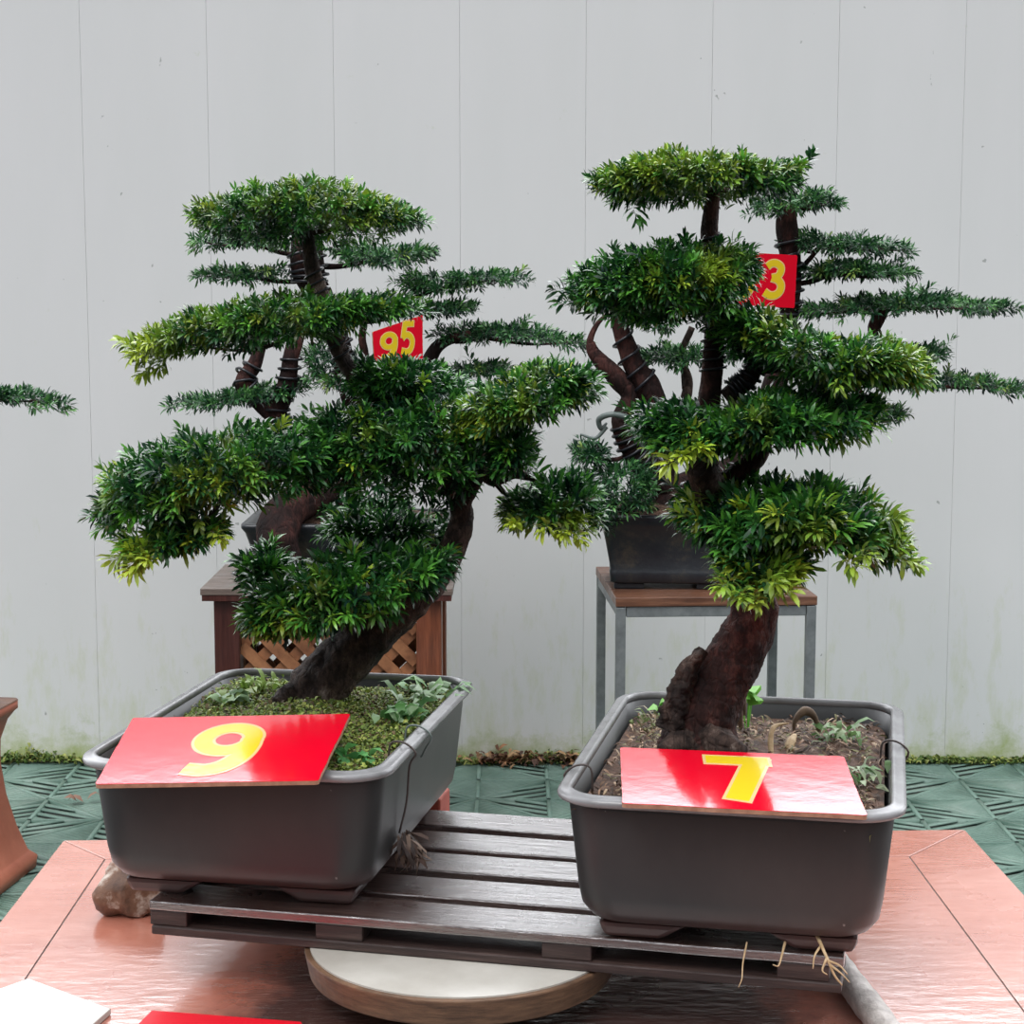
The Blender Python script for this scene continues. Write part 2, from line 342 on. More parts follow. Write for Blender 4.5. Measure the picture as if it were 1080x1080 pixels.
class Tree:
    def __init__(s, name, root, label, cat, barkm, pal, leafL, leafW, shootL):
        s.root = empty(name, root, 0, label, cat); s.o = np.array(root, float)
        s.bark = barkm; s.pal = pal; s.L = leafL; s.W = leafW; s.S = shootL
    def limb(s, name, pix, sides=14, rough=0.13, freq=28, m=None, n=8):
        """pix: list of (px,py,Y,diameter px)"""
        bm = bmesh.new()
        pts = [at(a, b_, Y) - s.o for a, b_, Y, w in pix]; rad = [w * 0.5 * Y / F for a, b_, Y, w in pix]
        tube_into(bm, pts, rad, sides, rough, freq, n)
        return obj(name, bm, m or s.bark, s.root, smooth=True)
    def coil(s, pix, turns, wr=0.0016, grow=1.12):
        """training wire wound along a limb"""
        pts = [at(a, b_, Y) - s.o for a, b_, Y, w in pix]; rad = [w * 0.5 * Y / F for a, b_, Y, w in pix]
        S = catmull([np.r_[p, r] for p, r in zip(pts, rad)], 10)
        nn = int(turns * 14); out = []
        for i in range(nn + 1):
            u = i / nn * (len(S) - 1); k = min(int(u), len(S) - 2); q = S[k] + (S[k + 1] - S[k]) * (u - k)
            d = Vector(S[k + 1][:3] - S[k][:3]).normalized(); e = d.orthogonal().normalized(); f_ = d.cross(e)
            a = i / 14 * 2 * math.pi
            out.append(np.array(Vector(q[:3]) + (e * math.cos(a) + f_ * math.sin(a)) * (q[3] * grow + wr)))
        bm = bmesh.new(); tube_into(bm, out, [wr] * len(out), 5, 0, n=1)
        return obj('training_wire', bm, M['wire'], s.root, smooth=True)
    def pad(s, st, Y, D, attach, n, young=(), yfrac=0.04, bw=9, ly=None, droop=0.0, ytop=0.0, k=15, ls=1.0):
        """st: [(px, top, bottom)] silhouette stations of a cloud pad at distance Y, half depth D;
           attach (px,py,Y) where its branch leaves the trunk"""
        pxm = Y / F; sL, sW, sS = s.L * ls, s.W * ls ** 0.9, s.S * ls ** 0.8; n = int(n / ls ** 1.5)
        X, ZT, ZB = [], [], []
        for (px, t, b_) in st:
            X.append(at(px, (t + b_) / 2, Y)[0]); ZT.append(at(px, t, Y)[2]); ZB.append(at(px, b_, Y)[2])
        X, ZT, ZB = map(np.array, (X, ZT, ZB)); zc = (ZT + ZB) / 2; hh = (ZT - ZB) / 2
        elev = abs(zc.mean() - CAM_H) / Y
        hh = np.maximum(hh - D * elev * 0.55 - sL * 0.5, hh * 0.25)
        xs0, xs1 = X[0] + sL * 0.75, X[-1] - sL * 0.75
        # sample
        cx = RNG.uniform(xs0, xs1, n * 4)
        u = (cx - (xs0 + xs1) / 2) / ((xs1 - xs0) / 2)
        dy = D * np.maximum(np.sqrt(np.clip(1 - u * u, 0, 1)), 0.18)
        keep = RNG.uniform(0, 1, n * 4) < (0.25 + 0.75 * dy / D) * (0.35 + 0.65 * np.interp(cx, X, hh) / hh.max())
        cx, u, dy = cx[keep][:n], u[keep][:n], dy[keep][:n]; n = len(cx)
        t = RNG.uniform(-1, 1, n); t = np.sign(t) * np.abs(t) ** 0.8
        hl = np.interp(cx, X, hh) * np.sqrt(np.clip(1 - 0.85 * t * t, 0.05, 1))
        v = np.clip(RNG.beta(1.7, 1.1, n) * 2 - 1, -1, 1); n0 = n
        lump = 0.42 * sL * np.sin(cx * 70 * 0.0215 / sL + t * 3.1 + zc.mean() * 50) * np.cos(t * 5 + cx * 31)
        O = np.c_[cx, Y + t * dy, np.interp(cx, X, zc) + v * hl + lump - droop * D * t * t]
        A = np.c_[np.sign(u) * np.abs(u) ** 0.6 * 0.95 + RNG.normal(0, 0.4, n), t * 0.9 + RNG.normal(0, 0.4, n) - 0.15, 0.10 + np.where(v > 0, 0.5, 0.2) * v + RNG.normal(0, 0.22, n)]
        # let the shoots gather in sprays with gaps between them
        cl = np.sin(cx * 33 / (sL * 46) + t * 4.0 + 1.3 * np.sin(t * 7 + cx * 21)) + 0.8 * np.sin(cx * 61 / (sL * 46) - t * 9 + v * 2)
        kp = RNG.uniform(0, 1, n) < np.clip(0.72 + 0.34 * cl, 0.16, 1.0)
        cx, u, dy, t, hl, v, O, A = cx[kp], u[kp], dy[kp], t[kp], hl[kp], v[kp], O[kp], A[kp]; n = len(cx)
        A = unit(A); ln = sS * RNG.uniform(0.6, 1.25, n)
        O = O - A * ln[:, None] * (0.6 - 0.9 * (RNG.uniform(0, 1, (n, 1)) < 0.09) * RNG.uniform(0.3, 1, (n, 1)))
        y = np.zeros(n); pick = RNG.uniform(0, 1, n) < yfrac * 0.6; y[pick] = RNG.uniform(0.25, 0.75, pick.sum())
        if ytop: y = np.maximum(y, (RNG.uniform(0, 1, n) < 0.5) * np.clip((v - 0.1), 0, 1) * ytop * RNG.uniform(0, 1.6, n))
        for (px, py, r, amt) in young:
            c = at(px, py, Y); dd = np.hypot(O[:, 0] + A[:, 0] * ln - c[0], O[:, 2] + A[:, 2] * ln - c[2]) / (r * pxm)
            y = np.maximum(y, np.clip(1.25 - dd, 0, 1) * amt * (RNG.uniform(0, 1, n) < 0.35 + 0.6 * amt ** 2) * RNG.uniform(0.5, 1.1, n))
        V, Fc, c = shoots(O - s.o, A, ln, k, sL, sW, np.clip(y, 0, 1), s.pal)
        # branch: from the trunk to the pad's spine and ribs
        bm = bmesh.new()
        a = at(*attach); cmid = np.array(((xs0 + xs1) / 2, Y, np.interp((xs0 + xs1) / 2, X, zc - hh * 0.3)))
        lx = xs0 + 0.15 * (xs1 - xs0); rx = xs1 - 0.12 * (xs1 - xs0)
        pl = np.array((lx, Y, np.interp(lx, X, zc - hh * 0.2))); pr = np.array((rx, Y, np.interp(rx, X, zc - hh * 0.2)))
        r0 = bw * 0.5 * pxm
        ax = min(max(a[0], lx), rx)
        hub = np.array((ax * 0.6 + cmid[0] * 0.4, Y + 0.1 * (a[1] - Y), np.interp(ax * 0.6 + cmid[0] * 0.4, X, zc - hh * 0.45)))
        midp = (a + hub) / 2 + np.array((0, 0, -0.2)) * np.linalg.norm(hub - a) * 0.25
        tube_into(bm, rel([a, midp, hub], s.o), [r0, r0 * 0.85, r0 * 0.7], 9, 0.15, 40)
        for q in (pl, pr):
            if np.linalg.norm(q - hub) > 0.02:
                mm = (q + hub) / 2 + RNG.normal(0, 0.006, 3)
                tube_into(bm, rel([hub, mm, q], s.o), [r0 * 0.65, r0 * 0.45, r0 * 0.18], 7, 0.15, 60)
                for w in (0.35, 0.65, 0.9):
                    base = hub + (q - hub) * w
                    for sg in (-1, 1):
                        e = base + np.array((0.25 * (q[0] - hub[0]) * 0.5, sg * D * 0.7 * (1.05 - w * 0.5), 0.0))
                        tube_into(bm, rel([base, (base + e) / 2 + RNG.normal(0, 0.003, 3), e], s.o), [r0 * 0.3, r0 * 0.22, r0 * 0.1], 5, 0, n=3)
        br = obj('branch', bm, s.bark, s.root, smooth=True)
        np_obj('foliage_pad', V, Fc, M['leaf'], br, False, c)
        return br
    def rosette(s, pts, young, k=22, size=0.95, parent=None):
        """single loose shoot tips that stand out of the pads"""
        for (px, py, Y, ax) in pts:
            O = np.array([at(px, py, Y)]); A = unit(np.array([ax], float) * (1, 1.3, 0.6) + RNG.normal(0, .2, 3))
            V, Fc, c = shoots(O - s.o, A, np.full(1, s.S * 0.8), k, s.L * size * RNG.uniform(0.75, 1.05), s.W * 1.05, np.full(1, young * RNG.uniform(0.6, 1.0)), s.pal)
            np_obj('shoot_tip', V, Fc, M['leaf'], parent or s.root, False, c)

# ------------------------------------------------------------------ setting: wall, floor, mats
WALL_Y = 5.79
bm = bmesh.new(); sp = 0.391; x = 0.229 - 9 * sp
while x < 3.6:
    box(bm, x + 0.0003, x + sp - 0.0003, WALL_Y, WALL_Y + 0.05, -0.02, 2.46); x += sp
box(bm, -3.3, 3.7, WALL_Y + 0.004, WALL_Y + 0.06, -0.02, 2.455)
w = obj('wall_back', bm, M['wall'], None, False, 0.0006); w['kind'] = 'structure'
bm = bmesh.new(); box(bm, -6, 6, -2.0, 5.9, -0.06, 0.0)
w = obj('floor', bm, M['concrete']); w['kind'] = 'structure'

def bars_into(V, Fq, cx, cy, L, wd, ang, z0, z1):
    c, s_ = math.cos(ang), math.sin(ang); b0 = len(V)
    for z in (z0, z1):
        for (a, b_) in ((-L / 2, -wd / 2), (L / 2, -wd / 2), (L / 2, wd / 2), (-L / 2, wd / 2)):
            V.append((cx + a * c - b_ * s_, cy + a * s_ + b_ * c, z))
    for f in ((4, 5, 6, 7), (0, 1, 5, 4), (1, 2, 6, 5), (2, 3, 7, 6), (3, 0, 4, 7)): Fq.append([b0 + i for i in f])
V, Fq = [], []; cell = 0.215; ox, oy = -2.04, WALL_Y - 0.006 - 7 * cell
def half_bars(x0, y0, diag, upper, pitch, wd, ang, z1):
    """bars at angle ang clipped to one triangle of the cell"""
    tri = [(0, 0), (cell, 0), (cell, cell), (0, cell)]
    if diag: P = [(0, 0), (cell, cell), (0, cell)] if upper else [(0, 0), (cell, 0), (cell, cell)]
    else: P = [(cell, 0), (cell, cell), (0, cell)] if upper else [(0, 0), (cell, 0), (0, cell)]
    d = np.array((math.cos(ang), math.sin(ang))); nrm = np.array((-d[1], d[0]))
    pr = [np.dot(p, nrm) for p in P]; k = min(pr) + pitch * 0.6
    while k < max(pr) - pitch * 0.3:
        hits = []
        for i in range(3):
            a, b_ = np.array(P[i]), np.array(P[(i + 1) % 3]); fa, fb = np.dot(a, nrm) - k, np.dot(b_, nrm) - k
            if fa * fb < 0: hits.append(a + (b_ - a) * (fa / (fa - fb)))
        if len(hits) == 2:
            c_ = (hits[0] + hits[1]) / 2; L = np.linalg.norm(hits[1] - hits[0])
            if L > 0.01: bars_into(V, Fq, x0 + c_[0], y0 + c_[1], L, wd, ang, z1 - 0.003, z1)
        k += pitch
for i in range(19):
    for j in range(7):
        x0, y0 = ox + i * cell, oy + j * cell; dg = (i + j) % 2 == 0
        bars_into(V, Fq, x0 + cell / 2, y0, cell, 0.012, 0, 0.001, 0.0155); bars_into(V, Fq, x0, y0 + cell / 2, cell, 0.012, math.pi / 2, 0.001, 0.0155)
        bars_into(V, Fq, x0 + cell / 2, y0 + cell / 2, cell * 1.41, 0.011, math.pi / 4 if dg else -math.pi / 4, 0.001, 0.0165)
        up = (i // 2 + j) % 2 == 0
        sl = R(28) if dg else R(-28)
        half_bars(x0, y0, dg, up, 0.040, 0.019, sl, 0.014)
        half_bars(x0, y0, dg, not up, 0.013, 0.0085, sl, 0.014); half_bars(x0, y0, dg, not up, 0.013, 0.008, R(90), 0.012)
o = np_obj('drainage_mat', np.array(V), [np.array(Fq)], M['mat'])
tag(o, 'green slotted plastic drainage matting covering the floor along the white wall', 'mat')

# moss and dead leaves along the foot of the wall
def flat_leaves(n, sampler, L, W, pal, tilt=0.5):
    P = sampler(n); a = RNG.uniform(0, 2 * math.pi, len(P))
    D = unit(np.c_[np.cos(a), np.sin(a), RNG.normal(tilt, 0.35, len(P))])
    V, Fc = leaf_geo(P, D, L * RNG.uniform(0.5, 1.4, len(P)), W * RNG.uniform(0.6, 1.3, len(P)), 0.25)
    pal = np.array(pal); k = RNG.integers(0, len(pal), len(P)); j = RNG.uniform(0.7, 1.3, (len(P), 1))
    return V, Fc, np.repeat(np.clip(pal[k] * j, 0, 1), 6, axis=0)
def wallfoot(n):
    x = RNG.uniform(-1.9, 1.9, n); hgt = np.clip(0.5 + 0.5 * np.sin(x * 7.3) + 0.4 * np.sin(x * 19), 0.15, 1.4)
    return np.c_[x, WALL_Y - 0.004 - np.abs(RNG.normal(0, 0.018, n)), 0.015 + np.abs(RNG.normal(0, 0.012, n)) * hgt]
V, Fc, c = flat_leaves(5200, wallfoot, 0.020, 0.009, [(0.10, 0.17, 0.03), (0.20, 0.26, 0.06), (0.30, 0.33, 0.09), (0.07, 0.13, 0.03)], 0.9)
o = np_obj('moss', V, Fc, M['moss'], None, False, c)
tag(o, 'yellow-green moss and tiny weeds growing along the foot of the wall', 'moss', kind='stuff')
def heap(cx, w_):
    def f(n):
        return np.c_[RNG.normal(cx, w_, n), WALL_Y - 0.02 - np.abs(RNG.normal(0, 0.025, n)), 0.018 + np.abs(RNG.normal(0, 0.014, n))]
    return f
for cx, w_, n, lab in ((0.0, 0.07, 170, 'brown heap of dead leaves against the wall, between the two planters'), (0.185, 0.022, 50, 'small brown tuft of dead leaves by the wall, beside the left rim of the right planter')):
    V, Fc, c = flat_leaves(n, heap(cx, w_), 0.035, 0.015, [(0.16, 0.07, 0.035), (0.26, 0.13, 0.06), (0.09, 0.045, 0.03), (0.32, 0.2, 0.1)], 0.4)
    tag(np_obj('leaf_litter', V, Fc, M['litter'], None, False, c), lab, 'dead leaves', kind='stuff')
# a dry leaf lying on the mat by the left planter
p = on_z(88, 846, 0.022)
V, Fc = leaf_geo(np.array([p, p + (0.008, 0.01, 0.004), p + (-0.02, 0.0, 0.002)]), unit(np.array([(-1, .2, .3), (1, .4, .5), (-.6, -.5, .6)])), [0.05, 0.045, 0.04], [0.03, 0.026, 0.02], 0.3)
tag(np_obj('dry_leaf', V, Fc, M['litter'], None, False, np.tile((0.30, 0.17, 0.12), (len(V), 1))), 'curled brown dry leaf on the green mat left of the sign 9 planter', 'leaf')

# ------------------------------------------------------------------ table
TZ = 0.75
tb = empty('tiled_table', (0.01, 2.0, 0), 0, 'low masonry table with wet terracotta tile top carrying the turntable', 'table')
off = np.array((0.01, 2.0))
def loc2(P): return [np.array(p) - off for p in P]
A_, B_, C_, D_ = (-0.651, 2.575), (0.67, 2.628), (0.70, 1.35), (-0.64, 1.35)
a_, b_, c_, d_ = (-0.571, 2.488), (0.560, 2.500), (0.575, 1.44), (-0.557, 1.44)
def inset(P, e):
    P = [Vector((p[0], p[1])) for p in P]; out = []
    n = len(P)
    for i in range(n):
        d1 = (P[i] - P[i - 1]).normalized(); d2 = (P[(i + 1) % n] - P[i]).normalized()
        n1 = Vector((d1.y, -d1.x)); n2 = Vector((d2.y, -d2.x)); bis = (n1 + n2); bis = bis / bis.dot(n1)
        out.append(P[i] + bis * e)
    return out
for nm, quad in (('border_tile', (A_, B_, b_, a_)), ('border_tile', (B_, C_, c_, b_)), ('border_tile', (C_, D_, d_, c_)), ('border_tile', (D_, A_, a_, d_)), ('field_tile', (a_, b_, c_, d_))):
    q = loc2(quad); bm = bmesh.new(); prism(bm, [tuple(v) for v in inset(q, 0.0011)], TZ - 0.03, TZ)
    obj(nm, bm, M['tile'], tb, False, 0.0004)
bm = bmesh.new(); prism(bm, [tuple(v) for v in inset(loc2((A_, B_, C_, D_)), 0.004)], TZ - 0.07, TZ - 0.0012); obj('grout_bed', bm, M['grout'], tb)
bm = bmesh.new(); prism(bm, [tuple(v) for v in inset(loc2((A_, B_, C_, D_)), 0.09)], 0.0, TZ - 0.07); obj('base', bm, M['plinth'], tb)

# ------------------------------------------------------------------ turntable
tt = empty('turntable', (-0.058, 2.01, TZ), 0, 'round wooden turntable with worn white top under the pallet', 'turntable')
def disc(bm, r0, r1, z0, z1, n=72, rough=0.0):
    a = [bm.verts.new((r0 * math.cos(t), r0 * math.sin(t), z0)) for t in np.linspace(0, 2 * math.pi, n, False)]
    b2 = [bm.verts.new((r1 * math.cos(t), r1 * math.sin(t), z1)) for t in np.linspace(0, 2 * math.pi, n, False)]
    bm.faces.new(a[::-1]); bm.faces.new(b2)
    for i in range(n): bm.faces.new((a[i], a[(i + 1) % n], b2[(i + 1) % n], b2[i]))
bm = bmesh.new(); disc(bm, 0.085, 0.075, 0.0, 0.012); disc(bm, 0.05, 0.05, 0.012, 0.027); obj('base', bm, M['ply_dark'], tt)
bm = bmesh.new(); disc(bm, 0.172, 0.178, 0.027, 0.0575); obj('edge_band', bm, M['ply'], tt, False, 0.002)
bm = bmesh.new(); disc(bm, 0.1715, 0.1715, 0.0575, 0.0595); obj('top', bm, M['whitetop'], tt)

# ------------------------------------------------------------------ pallet
PR = R(-13.2)
pal = empty('wooden_pallet', (-0.416, 2.025, 0.8097), PR, 'wet dark slatted wooden pallet carrying both planters', 'pallet')
PW, PD = 0.785, 0.425
gap, nb = 0.021, 5
bwid = (PD - gap * (nb - 1)) / nb
for i in range(nb):
    y0 = i * (bwid + gap); wob = random.uniform(-0.002, 0.002)
    bm = bmesh.new(); segs = 24
    rings = []
    for k in range(segs + 1):
        xx = PW * k / segs; e1 = noise.noise(Vector((xx * 30, i * 7.1, 0))) * 0.0016; e2 = noise.noise(Vector((xx * 30, i * 7.1, 9))) * 0.0016
        dz = noise.noise(Vector((xx * 6, i * 3.3, 4))) * 0.0009
        rings.append([bm.verts.new((xx, y0 + e1, 0.029)), bm.verts.new((xx, y0 + bwid + e2, 0.029)), bm.verts.new((xx, y0 + bwid + e2, 0.0405 + wob * .4 + dz)), bm.verts.new((xx, y0 + e1, 0.0405 + wob * .4 + dz))])
    for r1, r2 in zip(rings[:-1], rings[1:]):
        for k in range(4): bm.faces.new((r1[k], r1[(k + 1) % 4], r2[(k + 1) % 4], r2[k]))
    bm.faces.new(rings[0][::-1]); bm.faces.new(rings[-1])
    obj('top_board', bm, M['pallet'], pal, False, 0.002)
for y0 in (0.0, PD / 2 - 0.045, PD - 0.09):
    bm = bmesh.new(); box(bm, 0.002, PW - 0.002, y0, y0 + 0.09, 0.0, 0.011); obj('bottom_board', bm, M['palletunder'], pal, False, 0.002)
    for x0 in (0.0, 0.20, 0.46, PW - 0.07):
        ww = 0.045 if x0 in (0.0,) else 0.055
        bm = bmesh.new(); box(bm, x0, x0 + ww, y0 + 0.002, y0 + 0.088, 0.011, 0.029); obj('spacer_block', bm, M['palletunder'], pal, False, 0.0015)

# ------------------------------------------------------------------ planters
def rrect(w, l, r, seg=8):
    pts = []
    for (cx, cy, a0) in ((w / 2 - r, l / 2 - r, 0), (-w / 2 + r, l / 2 - r, 90), (-w / 2 + r, -l / 2 + r, 180), (w / 2 - r, -l / 2 + r, 270)):
        for k in range(seg + 1):
            a = R(a0 + 90 * k / seg); pts.append((cx + r * math.cos(a), cy + r * math.sin(a)))
    return pts
def loft(bm, rings, close0=True, close1=True, loop=False):
    vr = [[bm.verts.new((x, y, z)) for x, y in pts] for pts, z in rings]
    n = len(vr[0]); pairs = list(zip(vr[:-1], vr[1:])) + ([(vr[-1], vr[0])] if loop else [])
    for a, b2 in pairs:
        for k in range(n): bm.faces.new((a[k], a[(k + 1) % n], b2[(k + 1) % n], b2[k]))
    if not loop:
        if close0: bm.faces.new(vr[0][::-1])
        if close1: bm.faces.new(vr[-1])
PH, RW, RL = 0.166, 0.368, 0.53
def soil_z(x, y, base, mounds, seed):
    z = base + 0.005 * noise.noise(Vector((x * 14, y * 14, seed))) + 0.003 * noise.noise(Vector((x * 45, y * 45, seed)))
    for mx, my, mr, mh in mounds: z += mh * math.exp(-((x - mx) ** 2 + (y - my) ** 2) / mr ** 2)
    return z
def planter(center, rz, label, base, mounds, soilm, seed):
    root = empty('planter_tub', (center[0], center[1], 0.8505), rz, label, 'planter')
    prof = [(0.150, 0.0175), (0.095, 0.0185), (0.066, 0.024), (0.050, 0.036), (0.043, 0.055), (0.024, 0.150), (0.026, 0.158), (0.032, 0.158), (0.040, 0.12), (0.052, 0.08)]
    bm = bmesh.new(); loft(bm, [(rrect(RW - d, RL - d, max(0.052 - d * 0.12, 0.03)), z) for d, z in prof]); obj('body', bm, M['planter'], root, True)
    rp = [(0.030, 0.156), (0.009, 0.1555), (0.002, 0.157), (0.0, 0.160), (0.002, 0.1635), (0.008, 0.1652), (0.018, 0.1645), (0.023, 0.1668), (0.030, 0.1668), (0.033, 0.1625)]
    bm = bmesh.new(); loft(bm, [(rrect(RW - d, RL - d, max(0.055 - d * 0.5, 0.02)), z) for d, z in rp], loop=True); obj('rim', bm, M['rim'], root, True)
    for sx_ in (-1, 1):
        for sy_ in (-1, 1):
            bm = bmesh.new(); cx, cy = sx_ * (RW / 2 - 0.094), sy_ * (RL / 2 - 0.094)
            hw = 0.049
            vs = box(bm, cx - hw, cx + hw, cy - hw, cy + hw, 0.0, 0.019)
            for v in vs[:4]:
                if (v.co.x - cx) * sx_ < 0: v.co.x += sx_ * 0.03
                else: v.co.x -= sx_ * 0.006
                if (v.co.y - cy) * sy_ < 0: v.co.y += sy_ * 0.03
                else: v.co.y -= sy_ * 0.006
            obj('foot', bm, M['planter'], root, False, 0.006)
    bm = bmesh.new(); base_r = rrect(RW - 0.046, RL - 0.046, 0.035, 10); rows = []; K = 26
    for k in range(K):
        s_ = 1 - k / K; rows.append([bm.verts.new((x * s_, y * s_, soil_z(x * s_, y * s_, base, mounds, seed))) for x, y in base_r])
    for a, b2 in zip(rows[:-1], rows[1:]):
        for k in range(len(a)): bm.faces.new((a[k], a[(k + 1) % len(a)], b2[(k + 1) % len(a)], b2[k]))
    bm.faces.new(rows[-1]); obj('soil', bm, soilm, root, True)
    Mx = Matrix.Translation((center[0], center[1], 0.8505)) @ Matrix.Rotation(rz, 4, 'Z'); Mi = Mx.inverted()
    def top(px, py, lift=0.0):
        """point on the soil seen at a photo pixel"""
        z = 0.8505 + base
        for _ in range(5):
            p_ = on_z(px, py, z); q = Mi @ Vector(p_); z = 0.8505 + soil_z(q.x, q.y, base, mounds, seed)
        return np.array((p_[0], p_[1], z + lift))
    def scatter(n, x0=-1, x1=1, y0=-1, y1=1, lift=0.002):
        xs = RNG.uniform(x0, x1, n) * (RW / 2 - 0.03); ys = RNG.uniform(y0, y1, n) * (RL / 2 - 0.03)
        return np.array([tuple(Mx @ Vector((x_, y_, soil_z(x_, y_, base, mounds, seed) + abs(RNG.normal(0, lift))))) for x_, y_ in zip(xs, ys)])
    return root, top, scatter
RZL, RZR = R(-10.7), R(-11.6)
moundsL = [(0.0, 0.02, 0.09, 0.016), (-0.10, 0.14, 0.07, 0.010)]
moundsR = [(-0.04, 0.02, 0.09, 0.020), (0.07, 0.1, 0.09, 0.012)]
plL, topL, scatL = planter((-0.273, 2.24), RZL, 'grey brown plastic planter tub with mossy soil, under the red sign 9', 0.146, moundsL, M['mosssoil'], 3)
plR, topR, scatR = planter((0.272, 2.09), RZR, 'grey brown plastic planter tub with bare brown soil, under the red sign 7', 0.138, moundsR, M['soil'], 11)
def wpath(root, P, r, name, m, sides=6, n=4):
    bm = bmesh.new(); Mi = (Matrix.Translation(root.location) @ Matrix.Rotation(root.rotation_euler.z, 4, 'Z')).inverted()
    tube_into(bm, [tuple(Mi @ Vector(p)) for p in P], [r] * len(P), sides, 0, n=n); return obj(name, bm, m, root, True)
def tub_pt(root, x, y, z): return np.array(Matrix.Translation(root.location) @ Matrix.Rotation(root.rotation_euler.z, 4, 'Z') @ Vector((x, y, z)))
# wire ties looped over the rims
def tie(root, side, y, drop, m='wiregrey'):
    e = side * RW / 2
    P = [(e - side * .028, y, .140), (e - side * .026, y, .168), (e - side * .010, y, .1705), (e + side * .004, y + .002, .158), (e - side * .004, y + .004, .142), (e - side * .0085, y + .006, .135 - drop * .5), (e - side * (.010 + drop * 0.1), y + .006, .135 - drop)]
    wpath(root, [tub_pt(root, *q) for q in P], 0.0013, 'wire_tie', M[m])
tie(plL, 1, -0.13, 0.075); tie(plL, 1, -0.05, 0.004, 'strap')
tie(plR, -1, -0.15, 0.004); tie(plR, 1, 0.03, 0.004)
# withered tuft hanging from the tie on the left tub
tp = tub_pt(plL, RW / 2 - 0.015, -0.124, 0.058)
P = tp + RNG.normal(0, 1, (130, 3)) * np.array((0.003, 0.008, 0.006)) + np.array((0.004, 0, -0.004))
D = unit(np.c_[RNG.normal(0.35, 0.35, 130), RNG.normal(0, 0.6, 130), RNG.normal(-1.0, 0.3, 130)])
V, Fc = leaf_geo(P - tp, D, 0.030 * RNG.uniform(.6, 1.3, 130), 0.005 * np.ones(130), 0.3)
o = np_obj('withered_plant', V, Fc, M['litter'], None, False, np.repeat(np.array([(0.10, 0.06, 0.045), (0.22, 0.15, 0.11), (0.05, 0.035, 0.03)])[RNG.integers(0, 3, 130)], 6, axis=0))
o.location = tp; tag(o, 'withered brown plant tuft hanging by a wire on the side of the sign 9 planter', 'dried plant')

# moss, litter and weeds on the soil
V, Fc, c = flat_leaves(16000, lambda n: scatL(n, lift=0.004), 0.0062, 0.004, [(0.10, 0.15, 0.025), (0.20, 0.26, 0.04), (0.32, 0.36, 0.08), (0.12, 0.19, 0.03), (0.13, 0.09, 0.04)], 0.9)
tag(np_obj('moss', V, Fc, M['moss'], None, False, c), 'bright green moss carpet around the trunk in the sign 9 planter', 'moss', kind='stuff')
V, Fc, c = flat_leaves(2600, lambda n: scatR(n, lift=0.003), 0.014, 0.0026, [(0.22, 0.13, 0.08), (0.10, 0.06, 0.04), (0.36, 0.26, 0.17), (0.06, 0.04, 0.03), (0.16, 0.15, 0.06)], 0.15)
tag(np_obj('dry_litter', V, Fc, M['litter'], None, False, c), 'dry twigs and clippings scattered over the soil in the sign 7 planter', 'litter', kind='stuff')
def weed(name, p, n, L, W, tilt, pal, label, cat='weed', group=None, spread=0.008, stem=0.0):
    a = RNG.uniform(0, 6.28, n); P = np.c_[RNG.normal(0, spread, n), RNG.normal(0, spread, n), np.abs(RNG.normal(0.004, 0.004, n)) + stem]
    D = unit(np.c_[np.cos(a), np.sin(a), RNG.normal(tilt, 0.3, n)])
    V, Fc = leaf_geo(P, D, L * RNG.uniform(.6, 1.2, n), W * RNG.uniform(.8, 1.2, n), 0.3)
    if stem:
        k = len(V); Vs, Fs = [], []
        for i in range(n): Vs += [P[i] * (.3, .3, 0) + (-.0006, 0, 0), P[i] * (.3, .3, 0) + (.0006, 0, 0), P[i] + (.0008, 0, 0), P[i] + (-.0008, 0, 0)]; Fs.append([k + 4 * i + q for q in range(4)])
        V = np.r_[V, np.array(Vs)]; Fc = Fc + [np.array(Fs)]
    pal = np.array(pal); c = np.repeat(pal[RNG.integers(0, len(pal), n)] * RNG.uniform(.8, 1.2, (n, 1)), 6, axis=0)
    if stem: c = np.r_[c, np.tile(pal[0], (4 * n, 1))]
    o = np_obj(name, V, Fc, M['weed'], None, False, c); o.location = p
    return tag(o, label, cat, group)
GP = [(0.10, 0.26, 0.07), (0.17, 0.36, 0.12), (0.07, 0.2, 0.05), (0.30, 0.45, 0.24)]
weed('weed', topL(425, 765), 34, 0.026, 0.012, 0.9, GP, 'pale green clover weed at the right rim of the sign 9 planter', spread=0.014)
weed('weed', topL(455, 737), 22, 0.034, 0.014, 0.6, [(0.26, 0.42, 0.2), (0.16, 0.33, 0.12), (0.42, 0.55, 0.36)], 'pale broad-leaved weed in the far right corner of the sign 9 planter', spread=0.016)
weed('weed', topL(430, 745), 14, 0.045, 0.007, 0.5, [(0.3, 0.42, 0.25), (0.16, 0.3, 0.1)], 'narrow pale grass blades beside the right rear of the leaning trunk over sign 9', cat='grass', spread=0.012)
weed('weed', topL(376, 808), 16, 0.022, 0.013, 0.8, [(0.08, 0.26, 0.08), (0.14, 0.38, 0.12)], 'small round-leaved weed beside the right edge of sign 9', spread=0.012)
weed('weed', topL(245, 745), 26, 0.022, 0.014, 0.8, [(0.32, 0.46, 0.28), (0.2, 0.35, 0.12), (0.26, 0.36, 0.1)], 'mint green weed behind the top left of sign 9', spread=0.011)
weed('weed', topL(268, 732), 26, 0.026, 0.006, 1.2, [(0.28, 0.4, 0.1), (0.2, 0.32, 0.06)], 'yellow-green grassy weed in the far left corner of the sign 9 planter', spread=0.014)
weed('weed', topR(788, 768), 7, 0.028, 0.022, 1.0, [(0.14, 0.42, 0.05), (0.2, 0.5, 0.08)], 'bright green round-leaved seedling right of the trunk over sign 7', spread=0.006, stem=0.026)
